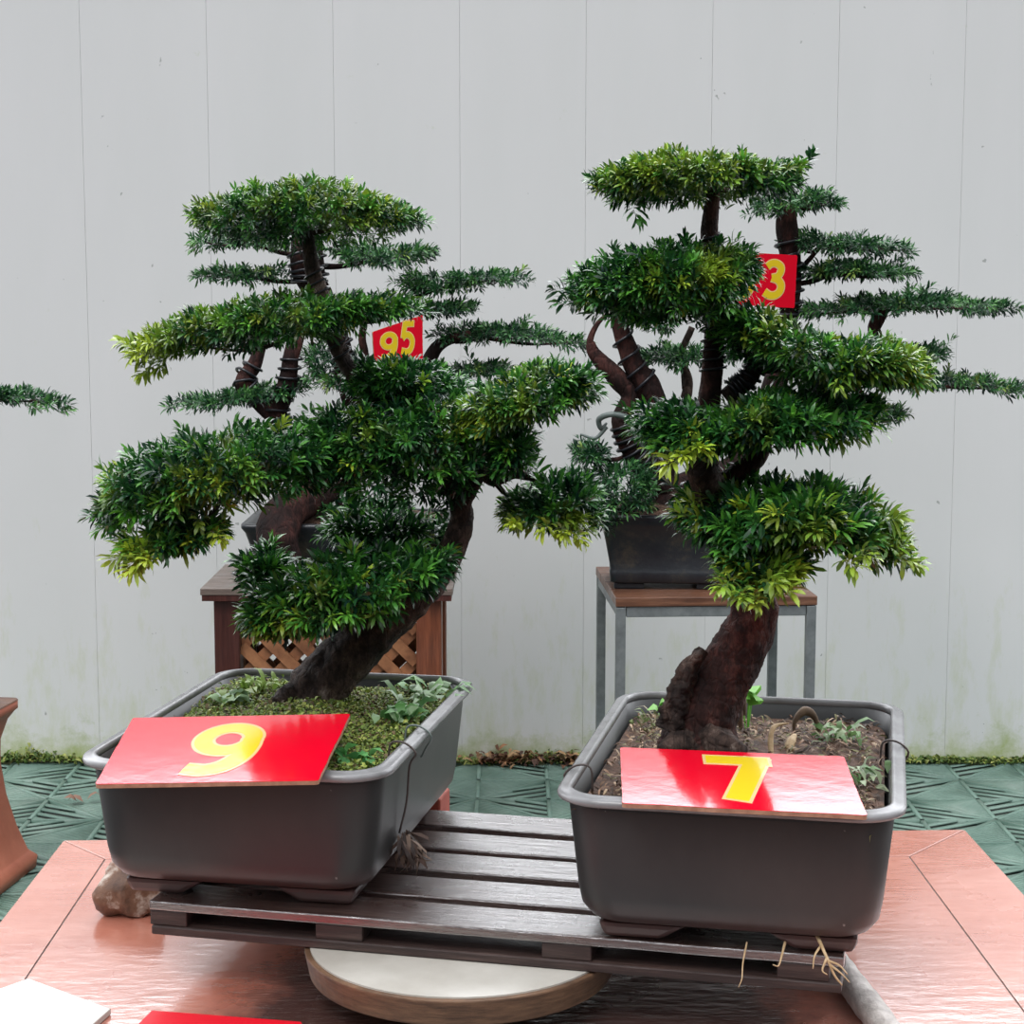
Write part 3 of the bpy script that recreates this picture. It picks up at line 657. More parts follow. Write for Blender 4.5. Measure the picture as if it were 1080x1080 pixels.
weed('weed', topR(700, 766), 6, 0.022, 0.016, 1.0, [(0.2, 0.48, 0.08), (0.12, 0.36, 0.06)], 'bright green seedling touching the left foot of the trunk over sign 7', spread=0.005, stem=0.012)
weed('weed', topR(688, 770), 30, 0.024, 0.005, 1.0, [(0.1, 0.2, 0.05), (0.2, 0.26, 0.1), (0.26, 0.22, 0.13)], 'scruffy grass tuft at the left rear of the sign 7 planter', cat='grass', spread=0.012)
weed('weed', topR(888, 782), 30, 0.030, 0.007, 0.4, [(0.16, 0.28, 0.1), (0.26, 0.34, 0.18), (0.1, 0.2, 0.06)], 'low green weed near the far right corner of the sign 7 planter', spread=0.02)
weed('weed', topR(902, 826), 34, 0.026, 0.008, 0.5, [(0.2, 0.34, 0.12), (0.34, 0.42, 0.26), (0.1, 0.2, 0.06)], 'low green weed between sign 7 and the right rim of its planter', spread=0.02)
# dead arching stalks in the right tub
def stalk(pts, r, label, m, w=None):
    o0 = np.array(pts[0]); bm = bmesh.new(); tube_into(bm, rel(pts, o0), r, 6, 0.2, 60)
    o = obj('dead_stalk', bm, m, None, True); o.location = o0; return tag(o, label, 'dead stalk')
M['dead'] = mottled('dead_stalk', [(0.3, (0.06, 0.035, 0.022)), (0.7, (0.18, 0.12, 0.07))], 60, 0.8)
p0 = topR(838, 778); stalk([p0, p0 + (0.0, 0, .02), p0 + (.012, .005, .032), p0 + (.024, .006, .026), p0 + (.030, .006, .010), p0 + (.032, .004, -.004)], [.0015, .003, .0055, .0045, .003, .001], 'drooping brown dead leaf arch at the rear right of the sign 7 planter', M['dead'])
p0 = topR(812, 792); stalk([p0 + (0, -.012, -.004), p0 + (.001, 0, .018), p0 + (.008, .01, .028), p0 + (.024, .015, .03)], [.003, .0035, .003, .001], 'bent tan dead stalk leaning over the top edge of sign 7', M['root'])
p0 = topR(832, 792); stalk([p0, p0 + (.004, .01, .008), p0 + (.010, .02, .014)], [.005, .0055, .003], 'short tan bark chip on the soil behind sign 7', M['root'])
p0 = topR(782, 772); stalk([p0, p0 + (-.004, 0, .025), p0 + (-.008, .004, .046), p0 + (.0, .006, .04), p0 + (.004, .006, .02)], [.002, .006, .008, .007, .003], 'curled dry brown leaf right behind the trunk over sign 7', M['dead'])

# ------------------------------------------------------------------ number signs
def ribbon(bm, path, width, z0, z1, n=10):
    """flat stroke: path [(u,v)], width scalar or list"""
    wd = width if isinstance(width, (list, tuple)) else [width] * len(path)
    S = catmull([np.array((p[0], p[1], w_)) for p, w_ in zip(path, wd)], n) if len(path) > 2 else [np.array((p[0], p[1], w_)) for p, w_ in zip(path, wd)]
    L, Rr = [], []
    for i, s_ in enumerate(S):
        d = S[min(i + 1, len(S) - 1)][:2] - S[max(i - 1, 0)][:2]; d = d / (np.linalg.norm(d) + 1e-9); nn = np.array((-d[1], d[0]))
        L.append(s_[:2] + nn * s_[2] / 2); Rr.append(s_[:2] - nn * s_[2] / 2)
    lo = [[bm.verts.new((*p, z0)) for p in L], [bm.verts.new((*p, z0)) for p in Rr]]; hi = [[bm.verts.new((*p, z1)) for p in L], [bm.verts.new((*p, z1)) for p in Rr]]
    for i in range(len(S) - 1):
        bm.faces.new((hi[0][i], hi[0][i + 1], hi[1][i + 1], hi[1][i])); bm.faces.new((lo[0][i], hi[0][i], hi[0][i + 1], lo[0][i + 1])); bm.faces.new((lo[1][i], lo[1][i + 1], hi[1][i + 1], hi[1][i]))
    bm.faces.new((lo[0][0], lo[1][0], hi[1][0], hi[0][0])); bm.faces.new((lo[0][-1], hi[0][-1], hi[1][-1], lo[1][-1]))
def ell(cx, cy, rx, ry, a0, a1, n=14): return [(cx + rx * math.cos(R(a0 + (a1 - a0) * k / n)), cy + ry * math.sin(R(a0 + (a1 - a0) * k / n))) for k in range(n + 1)]
DIG = {  # strokes in a unit box: u 0..0.62, v 0..1 (cap height)
 '9': [(ell(0.31, 0.68, 0.225, 0.225, 0, 360, 22), 0.16), ([(0.525, 0.70), (0.53, 0.52), (0.49, 0.33), (0.39, 0.17), (0.24, 0.10), (0.06, 0.13)], [0.16, 0.17, 0.18, 0.18, 0.17, 0.16])],
 '7': [([(0.03, 0.91), (0.59, 0.91)], 0.18), ([(0.50, 0.98), (0.235, 0.0)], 0.20)],
 '5': [([(0.56, 0.92), (0.17, 0.92)], 0.16), ([(0.20, 0.97), (0.13, 0.52)], 0.17), ([(0.10, 0.50), (0.22, 0.58), (0.36, 0.58), (0.48, 0.49), (0.52, 0.34), (0.46, 0.17), (0.31, 0.085), (0.07, 0.12)], 0.17)],
 '3': [([(0.08, 0.82), (0.18, 0.905), (0.32, 0.915), (0.45, 0.84), (0.47, 0.72), (0.40, 0.59), (0.24, 0.54)], 0.17), ([(0.24, 0.545), (0.42, 0.49), (0.52, 0.36), (0.50, 0.2), (0.38, 0.10), (0.22, 0.09), (0.07, 0.17)], 0.18)],
 '8': [(ell(0.31, 0.73, 0.185, 0.18, 0, 360, 20), 0.17), (ell(0.31, 0.30, 0.22, 0.215, 0, 360, 20), 0.18)],
}
def sign(FL, FR, BR, BL, digits, label, thick=0.005, face='red'):
    """board through four corners (world); digits: [(char, u, v, size_u, size_v, slant)] in board fractions"""
    FL, FR, BR, BL = map(np.array, (FL, FR, BR, BL))
    o = FL; X = (FR - FL); Wd = np.linalg.norm(X); X = X / Wd; Yv = (BL - FL); Z = np.cross(X, Yv); Z /= np.linalg.norm(Z); Yd = np.cross(Z, X)
    pl = lambda p: np.array((np.dot(p - o, X), np.dot(p - o, Yd)))
    Q = [pl(p) for p in (FL, FR, BR, BL)]
    root = empty('number_sign', o, 0, label, 'sign')
    root.rotation_euler = Matrix((tuple(X), tuple(Yd), tuple(Z))).transposed().to_euler()
    # rounded-corner outline with slight chipping
    pts = []
    for i in range(4):
        p, q, r = Q[i - 1], Q[i], Q[(i + 1) % 4]; c = 0.004
        d1 = (p - q) / np.linalg.norm(p - q); d2 = (r - q) / np.linalg.norm(r - q)
        pts += [q + d1 * c, q + (d1 + d2) * c * 0.3, q + d2 * c]
        nx = Q[(i + 1) % 4]
        for k in range(1, 12):
            s_ = q + (nx - q) * k / 12; nrm_ = np.array((-(nx - q)[1], (nx - q)[0])) / np.linalg.norm(nx - q)
            pts.append(s_ + nrm_ * abs(random.gauss(0, 0.0005)))
    bm = bmesh.new(); prism(bm, pts, -thick, -0.0006); obj('board', bm, M['board_edge'], root, False)
    bm = bmesh.new(); prism(bm, pts, -0.0006, 0.0); obj('painted_face', bm, M[face], root, False)
    for (ch, u, v, su, sv, sl) in digits:
        for nm, m_, dw, z in (('digit_outline', 'pale', 0.055, 0.0003), ('digit', 'yellow', 0.0, 0.0006)):
            bm = bmesh.new()
            for k, (path, w_) in enumerate(DIG[ch]):
                ww = [q + dw for q in w_] if isinstance(w_, list) else w_ + dw
                P = [np.array(p) for p in path]
                if len(P) == 2 and dw:
                    e = (P[1] - P[0]) / np.linalg.norm(P[1] - P[0]) * dw / 2; P = [P[0] - e, P[1] + e]
                n0 = len(bm.verts); ribbon(bm, P, ww, 0, 1); bm.verts.ensure_lookup_table()
                for vtx in bm.verts[n0:]:
                    a, b2, zz = vtx.co
                    vtx.co = (u * Wd + (a + sl * b2) * su, v * Wd + b2 * sv, 0.0001 + zz * (z + 0.00005 * k))
            obj(nm, bm, M[m_], root)
    return root
sign(at(100, 827, 1.915), at(336, 823, 1.895), at(370, 757, 2.145), at(140, 757, 2.168),
     [('9', 0.325, 0.09, 0.128, 0.195, -0.1)], 'glossy red sign reading 9 in yellow, lying on the left planter')
sign(at(656, 847, 1.82), at(915, 860, 1.768), at(890, 803, 1.97), at(654, 788, 2.02),
     [('7', 0.35, 0.115, 0.122, 0.150, -0.2)], 'glossy red sign reading 7 in yellow, lying on the right planter')

# ------------------------------------------------------------------ small things on the table
def lumpy(name, c, s, m, label, cat, seed, rot=0.3):
    bm = bmesh.new(); bmesh.ops.create_icosphere(bm, subdivisions=4, radius=1)
    for v in bm.verts:
        d = v.co.normalized(); k = 1 + 0.30 * noise.noise(d * 1.6 + Vector((seed, 0, 0))) + 0.10 * noise.noise(d * 4 + Vector((0, seed, 0)))
        for nx in ((1, .2, .1), (-.8, .5, .3), (.2, -1, .25), (-.3, -.7, .8), (.1, .3, 1), (0, 0, -1)):
            n_ = Vector(nx).normalized(); q = d.dot(n_) * k
            if q > 0.72: k *= 0.72 / q
        v.co = d * k
        v.co = Vector((v.co.x * s[0], v.co.y * s[1], v.co.z * s[2]))
    zmin = min(v.co.z for v in bm.verts)
    for v in bm.verts: v.co.z -= zmin
    o = obj(name, bm, m, None, True); o.location = c; o.rotation_euler = (0, 0, rot); return tag(o, label, cat)
p = on_z(133, 968, TZ)
lumpy('stone', (p[0] + 0.002, p[1] + 0.03, TZ), (0.046, 0.042, 0.044), M['stone'], 'rough brown and white stone wedged beside the left end of the pallet', 'stone', 5.2)
p1, p2 = on_z(897, 1036, 0.768), on_z(945, 1100, 0.766)
dv = (p2 - p1); P = [p1 - dv * 1.6 + (0, 0, -0.001), p1 - dv * .4, p1, p1 + dv * .5, p2, p2 + dv * .6]
o0 = np.array(P[0]); bm = bmesh.new(); tube_into(bm, rel(P, o0), [0.0165, 0.0155, 0.016, 0.0165, 0.0155, 0.016], 18, 0.09, 60)
o = obj('round_stick', bm, M['stick'], None, True); o.location = o0; tag(o, 'pale grey round stick poking out from under the right end of the pallet', 'stick')
# board corners at the lower edge of the photo
def slab(name, P, th, ms, label, cat, face=None):
    o0 = np.array(P[0]); bm = bmesh.new(); prism(bm, [tuple((np.array(p) - o0)[:2]) for p in P], 0, th)
    o = obj(name, bm, ms, None, False, 0.001); o.location = (o0[0], o0[1], TZ + 0.0005); return tag(o, label, cat)
q = [on_z(-70, 1068, TZ + .007), on_z(30, 1032, TZ + .007), on_z(117, 1064, TZ + .007), on_z(30, 1140, TZ + .007)]
slab('white_tile', q[::-1], 0.007, M['white_board'], 'blank white tile on the table at the lower left corner of the photo', 'tile')
q = [on_z(140, 1082, TZ + .012), on_z(160, 1062, TZ + .012), on_z(318, 1074, TZ + .012), on_z(330, 1150, TZ + .012), on_z(120, 1140, TZ + .012)]
r_ = slab('red_board', q[::-1], 0.008, M['redflat'], 'plain red board lying on the wet table beside the white tile', 'board')
q = [on_z(215, 1068, TZ + .006), on_z(262, 1056, TZ + .006), on_z(300, 1068, TZ + .006), on_z(290, 1100, TZ + .006), on_z(220, 1100, TZ + .006)]
# brick behind the left tub
p = on_z(452, 853, TZ)
bm = bmesh.new(); box(bm, -0.13, 0.0, 0.0, 0.06, 0, 0.1); o = obj('brick', bm, M['brick'], None, False, 0.003)
pp = on_z(463, 857, TZ + 0.03); o.location = (-0.098, 2.44, TZ); o.rotation_euler = (0, 0, RZL); tag(o, 'red brick propped under the rear of the left planter, behind the pallet', 'brick')

# ------------------------------------------------------------------ left wooden stand
SLz = 0.75
sl = empty('wooden_stand', (-0.492, 5.0, 0), 0, 'dark red wooden stand with lattice panels behind the sign 9 planter', 'stand')
hw, hd = 0.335, 0.215
for k in range(4):
    y0 = -hd + k * (2 * hd / 4); bm = bmesh.new(); box(bm, -hw, hw, y0 + 0.0015, y0 + 2 * hd / 4 - 0.0015, SLz - 0.018, SLz); obj('top_plank', bm, M['plank'], sl, False, 0.002)
bm = bmesh.new(); box(bm, -hw + .004, hw - .004, -hd + .004, -hd + .024, SLz - 0.034, SLz - .0185); box(bm, -hw + .004, hw - .004, hd - .024, hd - .004, SLz - 0.034, SLz - .0185); box(bm, -hw + .004, -hw + .024, -hd + .024, hd - .024, SLz - .034, SLz - .0185); box(bm, hw - .024, hw - .004, -hd + .024, hd - .024, SLz - .034, SLz - .0185)
obj('apron', bm, M['postdark'], sl)
for sx_ in (-1, 1):
    for sy_ in (-1, 1):
        bm = bmesh.new(); xc, yc = sx_ * (hw - 0.065), sy_ * (hd - 0.06); box(bm, xc - 0.034, xc + 0.034, yc - 0.034, yc + 0.034, 0.0168, SLz - 0.035)
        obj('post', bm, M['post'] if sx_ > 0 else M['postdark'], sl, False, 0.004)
def lattice_panel(nm, x0, x1, z0, z1, y, Mx):
    bm = bmesh.new(); wd = 0.030; step = 0.085
    for sg in (-1, 1):
        k = -20
        while k < 30:
            # line: z - z0 = sg*(x - x0) + k*step
            pts = []
            for xx in (x0, x1):
                zz = z0 + sg * (xx - x0) + k * step
                if z0 <= zz <= z1: pts.append((xx, zz))
            for zz in (z0, z1):
                xx = x0 + sg * (zz - z0 - k * step)
                if x0 < xx < x1: pts.append((xx, zz))
            if len(pts) >= 2:
                (xa, za), (xb, zb) = pts[:2]; L = math.hypot(xb - xa, zb - za)
                if L > 0.02:
                    A = Matrix.Translation(((xa + xb) / 2, y + 0.006 * sg, (za + zb) / 2)) @ Matrix.Rotation(-math.atan2(zb - za, xb - xa), 4, 'Y')
                    box(bm, -L / 2, L / 2, -0.0055, 0.0055, -wd / 2, wd / 2, Mx @ A)
            k += 1
    return obj(nm, bm, M['lattice'], sl)
I4 = Matrix.Identity(4); RY = Matrix.Rotation(R(90), 4, 'Z')
for y in (-hd + .06, hd - .06):
    lattice_panel('lattice_panel', -hw + .1, hw - .1, 0.16, SLz - 0.09, y, I4)
    for z0, z1 in ((SLz - .09, SLz - .036), (0.11, 0.16)):
        bm = bmesh.new(); box(bm, -hw + .099, hw - .099, y - .014, y + .014, z0, z1); obj('rail', bm, M['post'], sl, False, .002)
for x in (-hw + .065, hw - .065):
    lattice_panel('lattice_panel', -hd + .095, hd - .095, 0.16, SLz - 0.09, -x, RY)
    for z0, z1 in ((SLz - .09, SLz - .036), (0.11, 0.16)):
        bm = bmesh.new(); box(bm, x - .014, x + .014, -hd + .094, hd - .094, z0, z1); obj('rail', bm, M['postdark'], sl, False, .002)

# ------------------------------------------------------------------ right steel stand
sr = empty('steel_stand', (0.515, 4.92, 0), R(3), 'grey steel table stand with brown plank top behind the sign 7 planter', 'stand')
hw, hd, SRz = 0.262, 0.265, 0.75
for k in range(4):
    y0 = -hd + k * (2 * hd / 4); bm = bmesh.new(); box(bm, -hw, hw, y0 + 0.0015, y0 + 2 * hd / 4 - 0.0015, SRz - 0.024, SRz); obj('top_plank', bm, M['brownplank'], sr, False, 0.002)
for sx_ in (-1, 1):
    for sy_ in (-1, 1):
        bm = bmesh.new(); xc, yc = sx_ * (hw - 0.014), sy_ * (hd - 0.016); box(bm, xc - 0.0125, xc + 0.0125, yc - 0.0125, yc + 0.0125, 0.0168, SRz - 0.026); obj('leg', bm, M['steel'], sr, False, .002)
for sy_ in (-1, 1):
    bm = bmesh.new(); yc = sy_ * (hd - .016); box(bm, -hw + .028, hw - .028, yc - .010, yc + .010, SRz - .052, SRz - .0255); obj('rail', bm, M['steel'], sr, False, .002)
for sx_ in (-1, 1):
    bm = bmesh.new(); xc = sx_ * (hw - .014); box(bm, xc - .010, xc + .010, -hd + .03, hd - .03, SRz - .052, SRz - .0255); obj('rail', bm, M['steel'], sr, False, .002)

# ------------------------------------------------------------------ pots and pedestal in the background
def pot(c, rz, prof, W_, L_, label, m, soilm, rr=0.02, feet=0.016):
    root = empty('bonsai_pot', c, rz, label, 'pot')
    h = prof[-1][1]
    rings = [(rrect(W_ * s_, L_ - W_ * (1 - s_), rr), z) for s_, z in prof]
    s1 = prof[-1][0] - 0.09
    rings += [(rrect(W_ * s1, L_ - W_ * (1 - s1), rr * .6), h), (rrect(W_ * (s1 - .03), L_ - W_ * (1 - s1 + .03), rr * .6), h * 0.6)]
    bm = bmesh.new(); loft(bm, rings); obj('body', bm, m, root, True)
    for sx_ in (-1, 1):
        for sy_ in (-1, 1):
            s0 = prof[0][0]; bm = bmesh.new(); xc, yc = sx_ * (W_ * s0 / 2 - .045), sy_ * ((L_ - W_ * (1 - s0)) / 2 - .03)
            box(bm, xc - .04, xc + .04, yc - .025, yc + .025, 0, feet + .001); obj('foot', bm, m, root, False, .004)
    bm = bmesh.new(); base_r = rrect(W_ * s1 - .004, L_ - W_ * (1 - s1) - .004, rr * .5, 6); rows = []
    for k in range(12):
        s_ = 1 - k / 12; rows.append([bm.verts.new((x * s_, y * s_, h - .012 + .035 * (1 - s_ ** 2) + .004 * noise.noise(Vector((x * s_ * 25, y * s_ * 25, 3))))) for x, y in base_r])
    for a, b2 in zip(rows[:-1], rows[1:]):
        for k in range(len(a)): bm.faces.new((a[k], a[(k + 1) % len(a)], b2[(k + 1) % len(a)], b2[k]))
    bm.faces.new(rows[-1]); obj('soil', bm, soilm, root, True)
    return root
pr83 = [(0.82, 0.016), (0.85, 0.02), (0.86, 0.048), (0.845, 0.053), (0.90, 0.11), (0.955, 0.166), (0.975, 0.169), (1.0, 0.192), (1.0, 0.200)]
pot((0.425, 4.90, SRz + .0005), R(-3), pr83, 0.375, 0.33, 'dark chipped glazed bonsai pot standing on the steel stand', M['glaze'], M['soil'])
pr95 = [(0.80, 0.016), (0.85, 0.02), (0.90, 0.08), (0.965, 0.14), (0.97, 0.142), (1.0, 0.155), (1.0, 0.165)]
pot((-0.445, 5.0, SLz + .0005), 0, pr95, 0.555, 0.36, 'dark blue glazed bonsai pot on the wooden stand, half hidden by foliage', M['glaze'], M['soil'])
# terracotta pedestal at the left edge
ped = empty('clay_pedestal', (-1.515, 4.53, 0.0168), R(-8), 'tall flared terracotta pedestal at the left edge of the photo', 'pedestal')
prof = [(0.225, 0.0), (0.228, 0.03), (0.214, 0.045), (0.21, 0.05), (0.190, 0.12), (0.172, 0.21), (0.163, 0.30), (0.165, 0.36), (0.180, 0.41), (0.194, 0.43), (0.200, 0.435), (0.200, 0.455)]
bm = bmesh.new(); loft(bm, [(rrect(2 * s_, 2 * s_, 0.02, 5), z) for s_, z in prof]); obj('body', bm, M['terracotta'], ped, True)
for k in range(4):
    Mz = Matrix.Rotation(R(90 * k), 4, 'Z'); bm = bmesh.new(); box(bm, .166, .182, -.05, .05, .12, .18, Mz); obj('side_slot', bm, M['slot_shade'], ped)
bm = bmesh.new(); loft(bm, [(rrect(.402, .402, .02, 5), .4555), (rrect(.398, .398, .02, 5), .4585)]); obj('top', bm, M['brownplank'], ped)
prL = [(0.80, 0.016), (0.84, 0.02), (0.92, 0.08), (1.0, 0.13), (1.0, 0.14)]
pot((-1.515, 4.53, 0.4758), R(-8), prL, 0.30, 0.24, 'dark bonsai pot on the terracotta pedestal, just outside the left edge', M['glaze'], M['soil'])

# ------------------------------------------------------------------ bonsai trees
# front left tree
b9 = topL(338, 742)
T9 = Tree('bonsai_tree', (b9[0], b9[1], b9[2] - 0.004), 'large leaning bonsai with layered dark foliage planted behind the sign 9', 'bonsai', M['bark'], PAL, 0.0235, 0.0046, 0.026)
Yb = b9[1]
t9 = [(326, 752, Yb, 66), (340, 722, Yb, 62), (370, 690, Yb, 56), (402, 655, Yb, 54), (440, 622, Yb - .01, 44), (468, 592, Yb, 32), (484, 562, Yb, 27), (486, 535, Yb + .02, 24), (470, 500, Yb + .03, 22), (440, 462, Yb + .03, 20), (400, 425, Yb + .03, 18), (362, 380, Yb + .03, 18), (345, 330, Yb + .02, 18), (330, 285, Yb + .02, 17), (324, 240, Yb + .02, 11)]
T9.limb('trunk', t9, 48, 0.11, 55, None, 20)
T9.limb('root', [(330, 738, Yb, 44), (306, 734, Yb - .02, 26), (290, 742, Yb - .05, 12)], 10, .2, 50)
T9.limb('branch', [(484, 558, Yb, 20), (490, 530, Yb, 17), (500, 510, Yb, 17), (508, 500, Yb - .01, 15), (522, 506, Yb - .01, 13), (545, 500, Yb, 10), (575, 508, Yb, 6)], 10, .2, 50)
T9.limb('branch', [(455, 480, Yb + .03, 15), (400, 470, Yb, 14), (340, 480, Yb - .05, 12), (250, 500, Yb - .07, 9)], 10, .2, 50)
T9.coil(t9[11:14], 9, 0.0015)
P9 = T9.pad
P9([(194, 224, 240), (212, 210, 250), (245, 202, 262), (285, 190, 272), (330, 183, 276), (375, 190, 268), (410, 206, 254), (435, 220, 246), (452, 232, 240)], Yb + .02, .115, (326, 262, Yb + .02), 520, young=[(385, 208, 45, .5), (220, 220, 25, .45), (300, 205, 30, .3)], yfrac=.07, ytop=.25, ls=0.6)
P9([(133, 366, 388), (155, 348, 388), (190, 334, 382), (230, 322, 376), (270, 310, 376), (310, 306, 372), (350, 306, 362), (400, 308, 346), (430, 312, 334), (455, 320, 332)], Yb - .02, .125, (350, 355, Yb + .03), 640, young=[(160, 375, 38, 1.0), (215, 345, 40, .45), (320, 330, 30, .3)], yfrac=.08, ytop=.15, ls=0.7)
T9.rosette([(160, 385, Yb - .06, (-.4, -.4, -.7)), (150, 372, Yb - .06, (-.8, -.4, -.2)), (172, 378, Yb - .05, (-.1, -.5, -.9)), (145, 362, Yb - .03, (-1, -.2, .1))], .95)
P9([(97, 530, 552), (112, 488, 575), (145, 468, 582), (190, 450, 580), (235, 440, 566), (285, 436, 545), (330, 444, 530), (365, 455, 512)], Yb - .08, .14, (400, 470, Yb), 900, young=[(240, 508, 50, .55), (110, 505, 25, .6), (175, 560, 35, .4), (310, 540, 25, .3)], yfrac=.05, bw=9, ls=0.86)
P9([(118, 572, 596), (140, 560, 606), (180, 550, 590), (215, 545, 575), (245, 540, 565)], Yb - .15, .05, (250, 500, Yb - .07), 120, young=[(140, 590, 34, .95), (215, 560, 25, .3)], bw=6, ls=0.96)
T9.rosette([(148, 590, Yb - .2, (-.4, -.5, -.8)), (134, 584, Yb - .19, (-.9, -.4, -.3)), (160, 585, Yb - .2, (0, -.6, -.8)), (228, 560, Yb - .2, (0.3, -.5, -.8))], .85)
P9([(300, 440, 490), (340, 420, 520), (380, 408, 545), (420, 400, 555), (460, 405, 555), (500, 425, 530), (530, 440, 515), (550, 450, 500)], Yb - .0, .13, (440, 470, Yb + .03), 760, young=[(500, 450, 32, .5), (390, 440, 24, .35)], yfrac=.03, ls=0.81)
P9([(360, 380, 420), (390, 372, 432), (430, 376, 435), (470, 388, 430), (500, 400, 425)], Yb + .06, .10, (395, 425, Yb + .03), 300, yfrac=.02, ls=0.77)
P9([(482, 425, 470), (505, 405, 480), (540, 390, 470), (575, 378, 455), (605, 375, 440), (636, 392, 425)], Yb - .05, .10, (470, 470, Yb), 420, young=[(500, 445, 30, .8), (545, 410, 28, .5)], yfrac=.06, ls=0.78)
P9([(510, 440, 520), (540, 445, 515), (570, 460, 500)], Yb - .05, .06, (480, 480, Yb), 130, yfrac=.03, bw=6, ls=0.84)
P9([(250, 640, 668), (262, 615, 690), (295, 592, 692), (330, 576, 690), (365, 570, 680), (400, 566, 664), (440, 564, 646), (470, 566, 622), (492, 572, 602)], Yb - .07, .12, (430, 630, Yb), 640, young=[(290, 660, 40, .35), (380, 640, 30, .3), (330, 600, 30, .25)], yfrac=.06, bw=8, ls=0.99)
P9([(243, 590, 612), (262, 576, 624), (290, 580, 620), (315, 586, 612)], Yb + .05, .05, (400, 640, Yb), 110, yfrac=.0, bw=6, ls=0.99)
P9([(330, 545, 578), (380, 535, 580), (430, 540, 575), (480, 550, 590)], Yb + .07, .07, (470, 580, Yb), 240, yfrac=.02, bw=7, ls=0.95)
P9([(522, 538, 566), (545, 515, 572), (575, 500, 570), (610, 495, 572), (640, 500, 565)], Yb, .08, (520, 506, Yb), 260, young=[(545, 555, 26, .55), (598, 558, 26, .95)], yfrac=.04, bw=6, ls=0.91)
T9.rosette([(592, 556, Yb - .09, (-.1, -.7, -.5)), (606, 560, Yb - .09, (.4, -.6, -.6)), (580, 552, Yb - .09, (-.7, -.5, -.3)), (548, 553, Yb - .09, (-.5, -.5, -.5))], .9)

# front right tree
b7 = topR(741, 788)
T7 = Tree('bonsai_tree', (b7[0], b7[1], b7[2] - 0.004), 'large upright bonsai with thick bent trunk planted behind the sign 7', 'bonsai', M['bark'], PAL, 0.0245, 0.0048, 0.026)
Yr = b7[1]
t7 = [(738, 792, Yr, 90), (742, 765, Yr, 76), (752, 735, Yr, 70), (768, 705, Yr, 64), (786, 672, Yr, 58), (795, 645, Yr, 50), (790, 610, Yr, 44), (775, 570, Yr, 40), (756, 530, Yr, 38), (745, 490, Yr + .01, 28), (745, 445, Yr + .01, 24), (750, 400, Yr + .01, 23), (753, 350, Yr + .01, 20), (752, 300, Yr + .01, 18), (748, 250, Yr + .01, 18), (752, 205, Yr + .01, 14), (752, 185, Yr + .01, 8)]
T7.limb('trunk', t7, 48, 0.10, 50, M['redbark'], 20)
T7.limb('dead_bark', [(706, 768, Yr - .02, 26), (716, 735, Yr - .025, 24), (728, 705, Yr - .025, 18), (742, 685, Yr - .02, 10)], 28, .5, 70, M['bark'], 20)
T7.limb('root', [(748, 780, Yr - .02, 50), (765, 786, Yr - .05, 32), (785, 792, Yr - .07, 12)], 10, .3, 50)
T7.limb('root', [(730, 782, Yr - .02, 44), (708, 785, Yr - .04, 22), (695, 790, Yr - .05, 8)], 10, .3, 50)
T7.limb('stub', [(756, 530, Yr, 38), (745, 508, Yr - .03, 36), (738, 492, Yr - .045, 30)], 14, .08, 40)
T7.limb('branch', [(752, 520, Yr, 24), (775, 500, Yr + .01, 22), (800, 480, Yr + .01, 20), (812, 450, Yr + .01, 16), (840, 420, Yr, 10)], 10, .15, 50, M['redbark'])
T7.limb('branch', [(765, 420, Yr + .01, 20), (788, 400, Yr + .01, 20), (800, 380, Yr + .01, 17), (822, 365, Yr, 11)], 10, .15, 50)
T7.coil([(752, 395, Yr + .01, 22), (753, 330, Yr + .01, 19), (750, 245, Yr + .01, 17)], 12, .0017)
T7.coil([(772, 412, Yr + .01, 20), (788, 400, Yr + .01, 20), (806, 374, Yr + .01, 17)], 8, .0019)
T7.coil([(800, 480, Yr + .01, 20), (812, 450, Yr + .01, 16), (830, 430, Yr, 12)], 6, .0017)
P7 = T7.pad
P7([(617, 192, 208), (630, 176, 216), (655, 166, 226), (690, 160, 224), (730, 158, 222), (770, 160, 222), (805, 164, 220), (835, 166, 212), (853, 168, 192)], Yr, .11, (752, 215, Yr + .01), 520, young=[(690, 170, 60, .55), (750, 172, 50, .5), (848, 174, 14, .8)], yfrac=.06, ytop=.35, ls=0.6)
P7([(594, 296, 322), (615, 282, 340), (645, 264, 346), (680, 258, 352), (720, 254, 352), (755, 250, 350), (782, 256, 326), (796, 264, 302), (804, 272, 294)], Yr - .02, .115, (752, 330, Yr + .01), 720, young=[(747, 288, 22, .9), (680, 295, 18, .6), (765, 275, 15, .4)], yfrac=.03, bw=8, ls=0.64)
P7([(752, 322, 372), (790, 318, 392), (830, 338, 412), (870, 350, 424), (910, 354, 420), (950, 362, 415), (985, 380, 402)], Yr - .03, .12, (800, 390, Yr + .01), 640, young=[(810, 345, 24, .6), (885, 395, 28, .4), (950, 390, 36, .65), (850, 370, 30, .3)], yfrac=.10, bw=8, ls=0.73)
P7([(662, 425, 462), (690, 420, 492), (730, 422, 492), (775, 418, 486), (820, 408, 482), (865, 405, 486), (905, 410, 470), (935, 418, 446)], Yr - .05, .12, (748, 450, Yr + .01), 680, young=[(870, 470, 30, .55), (780, 440, 25, .35), (910, 460, 22, .5)], yfrac=.05, bw=8, ls=0.81)
P7([(700, 525, 566), (730, 512, 580), (770, 500, 590), (815, 494, 595), (860, 498, 596), (905, 516, 600), (940, 535, 600), (962, 565, 598)], Yr - .06, .14, (772, 560, Yr), 760, young=[(940, 540, 28, .7), (820, 560, 34, .4), (900, 585, 28, .6), (850, 540, 30, .3)], yfrac=.10, bw=10, ls=0.92)
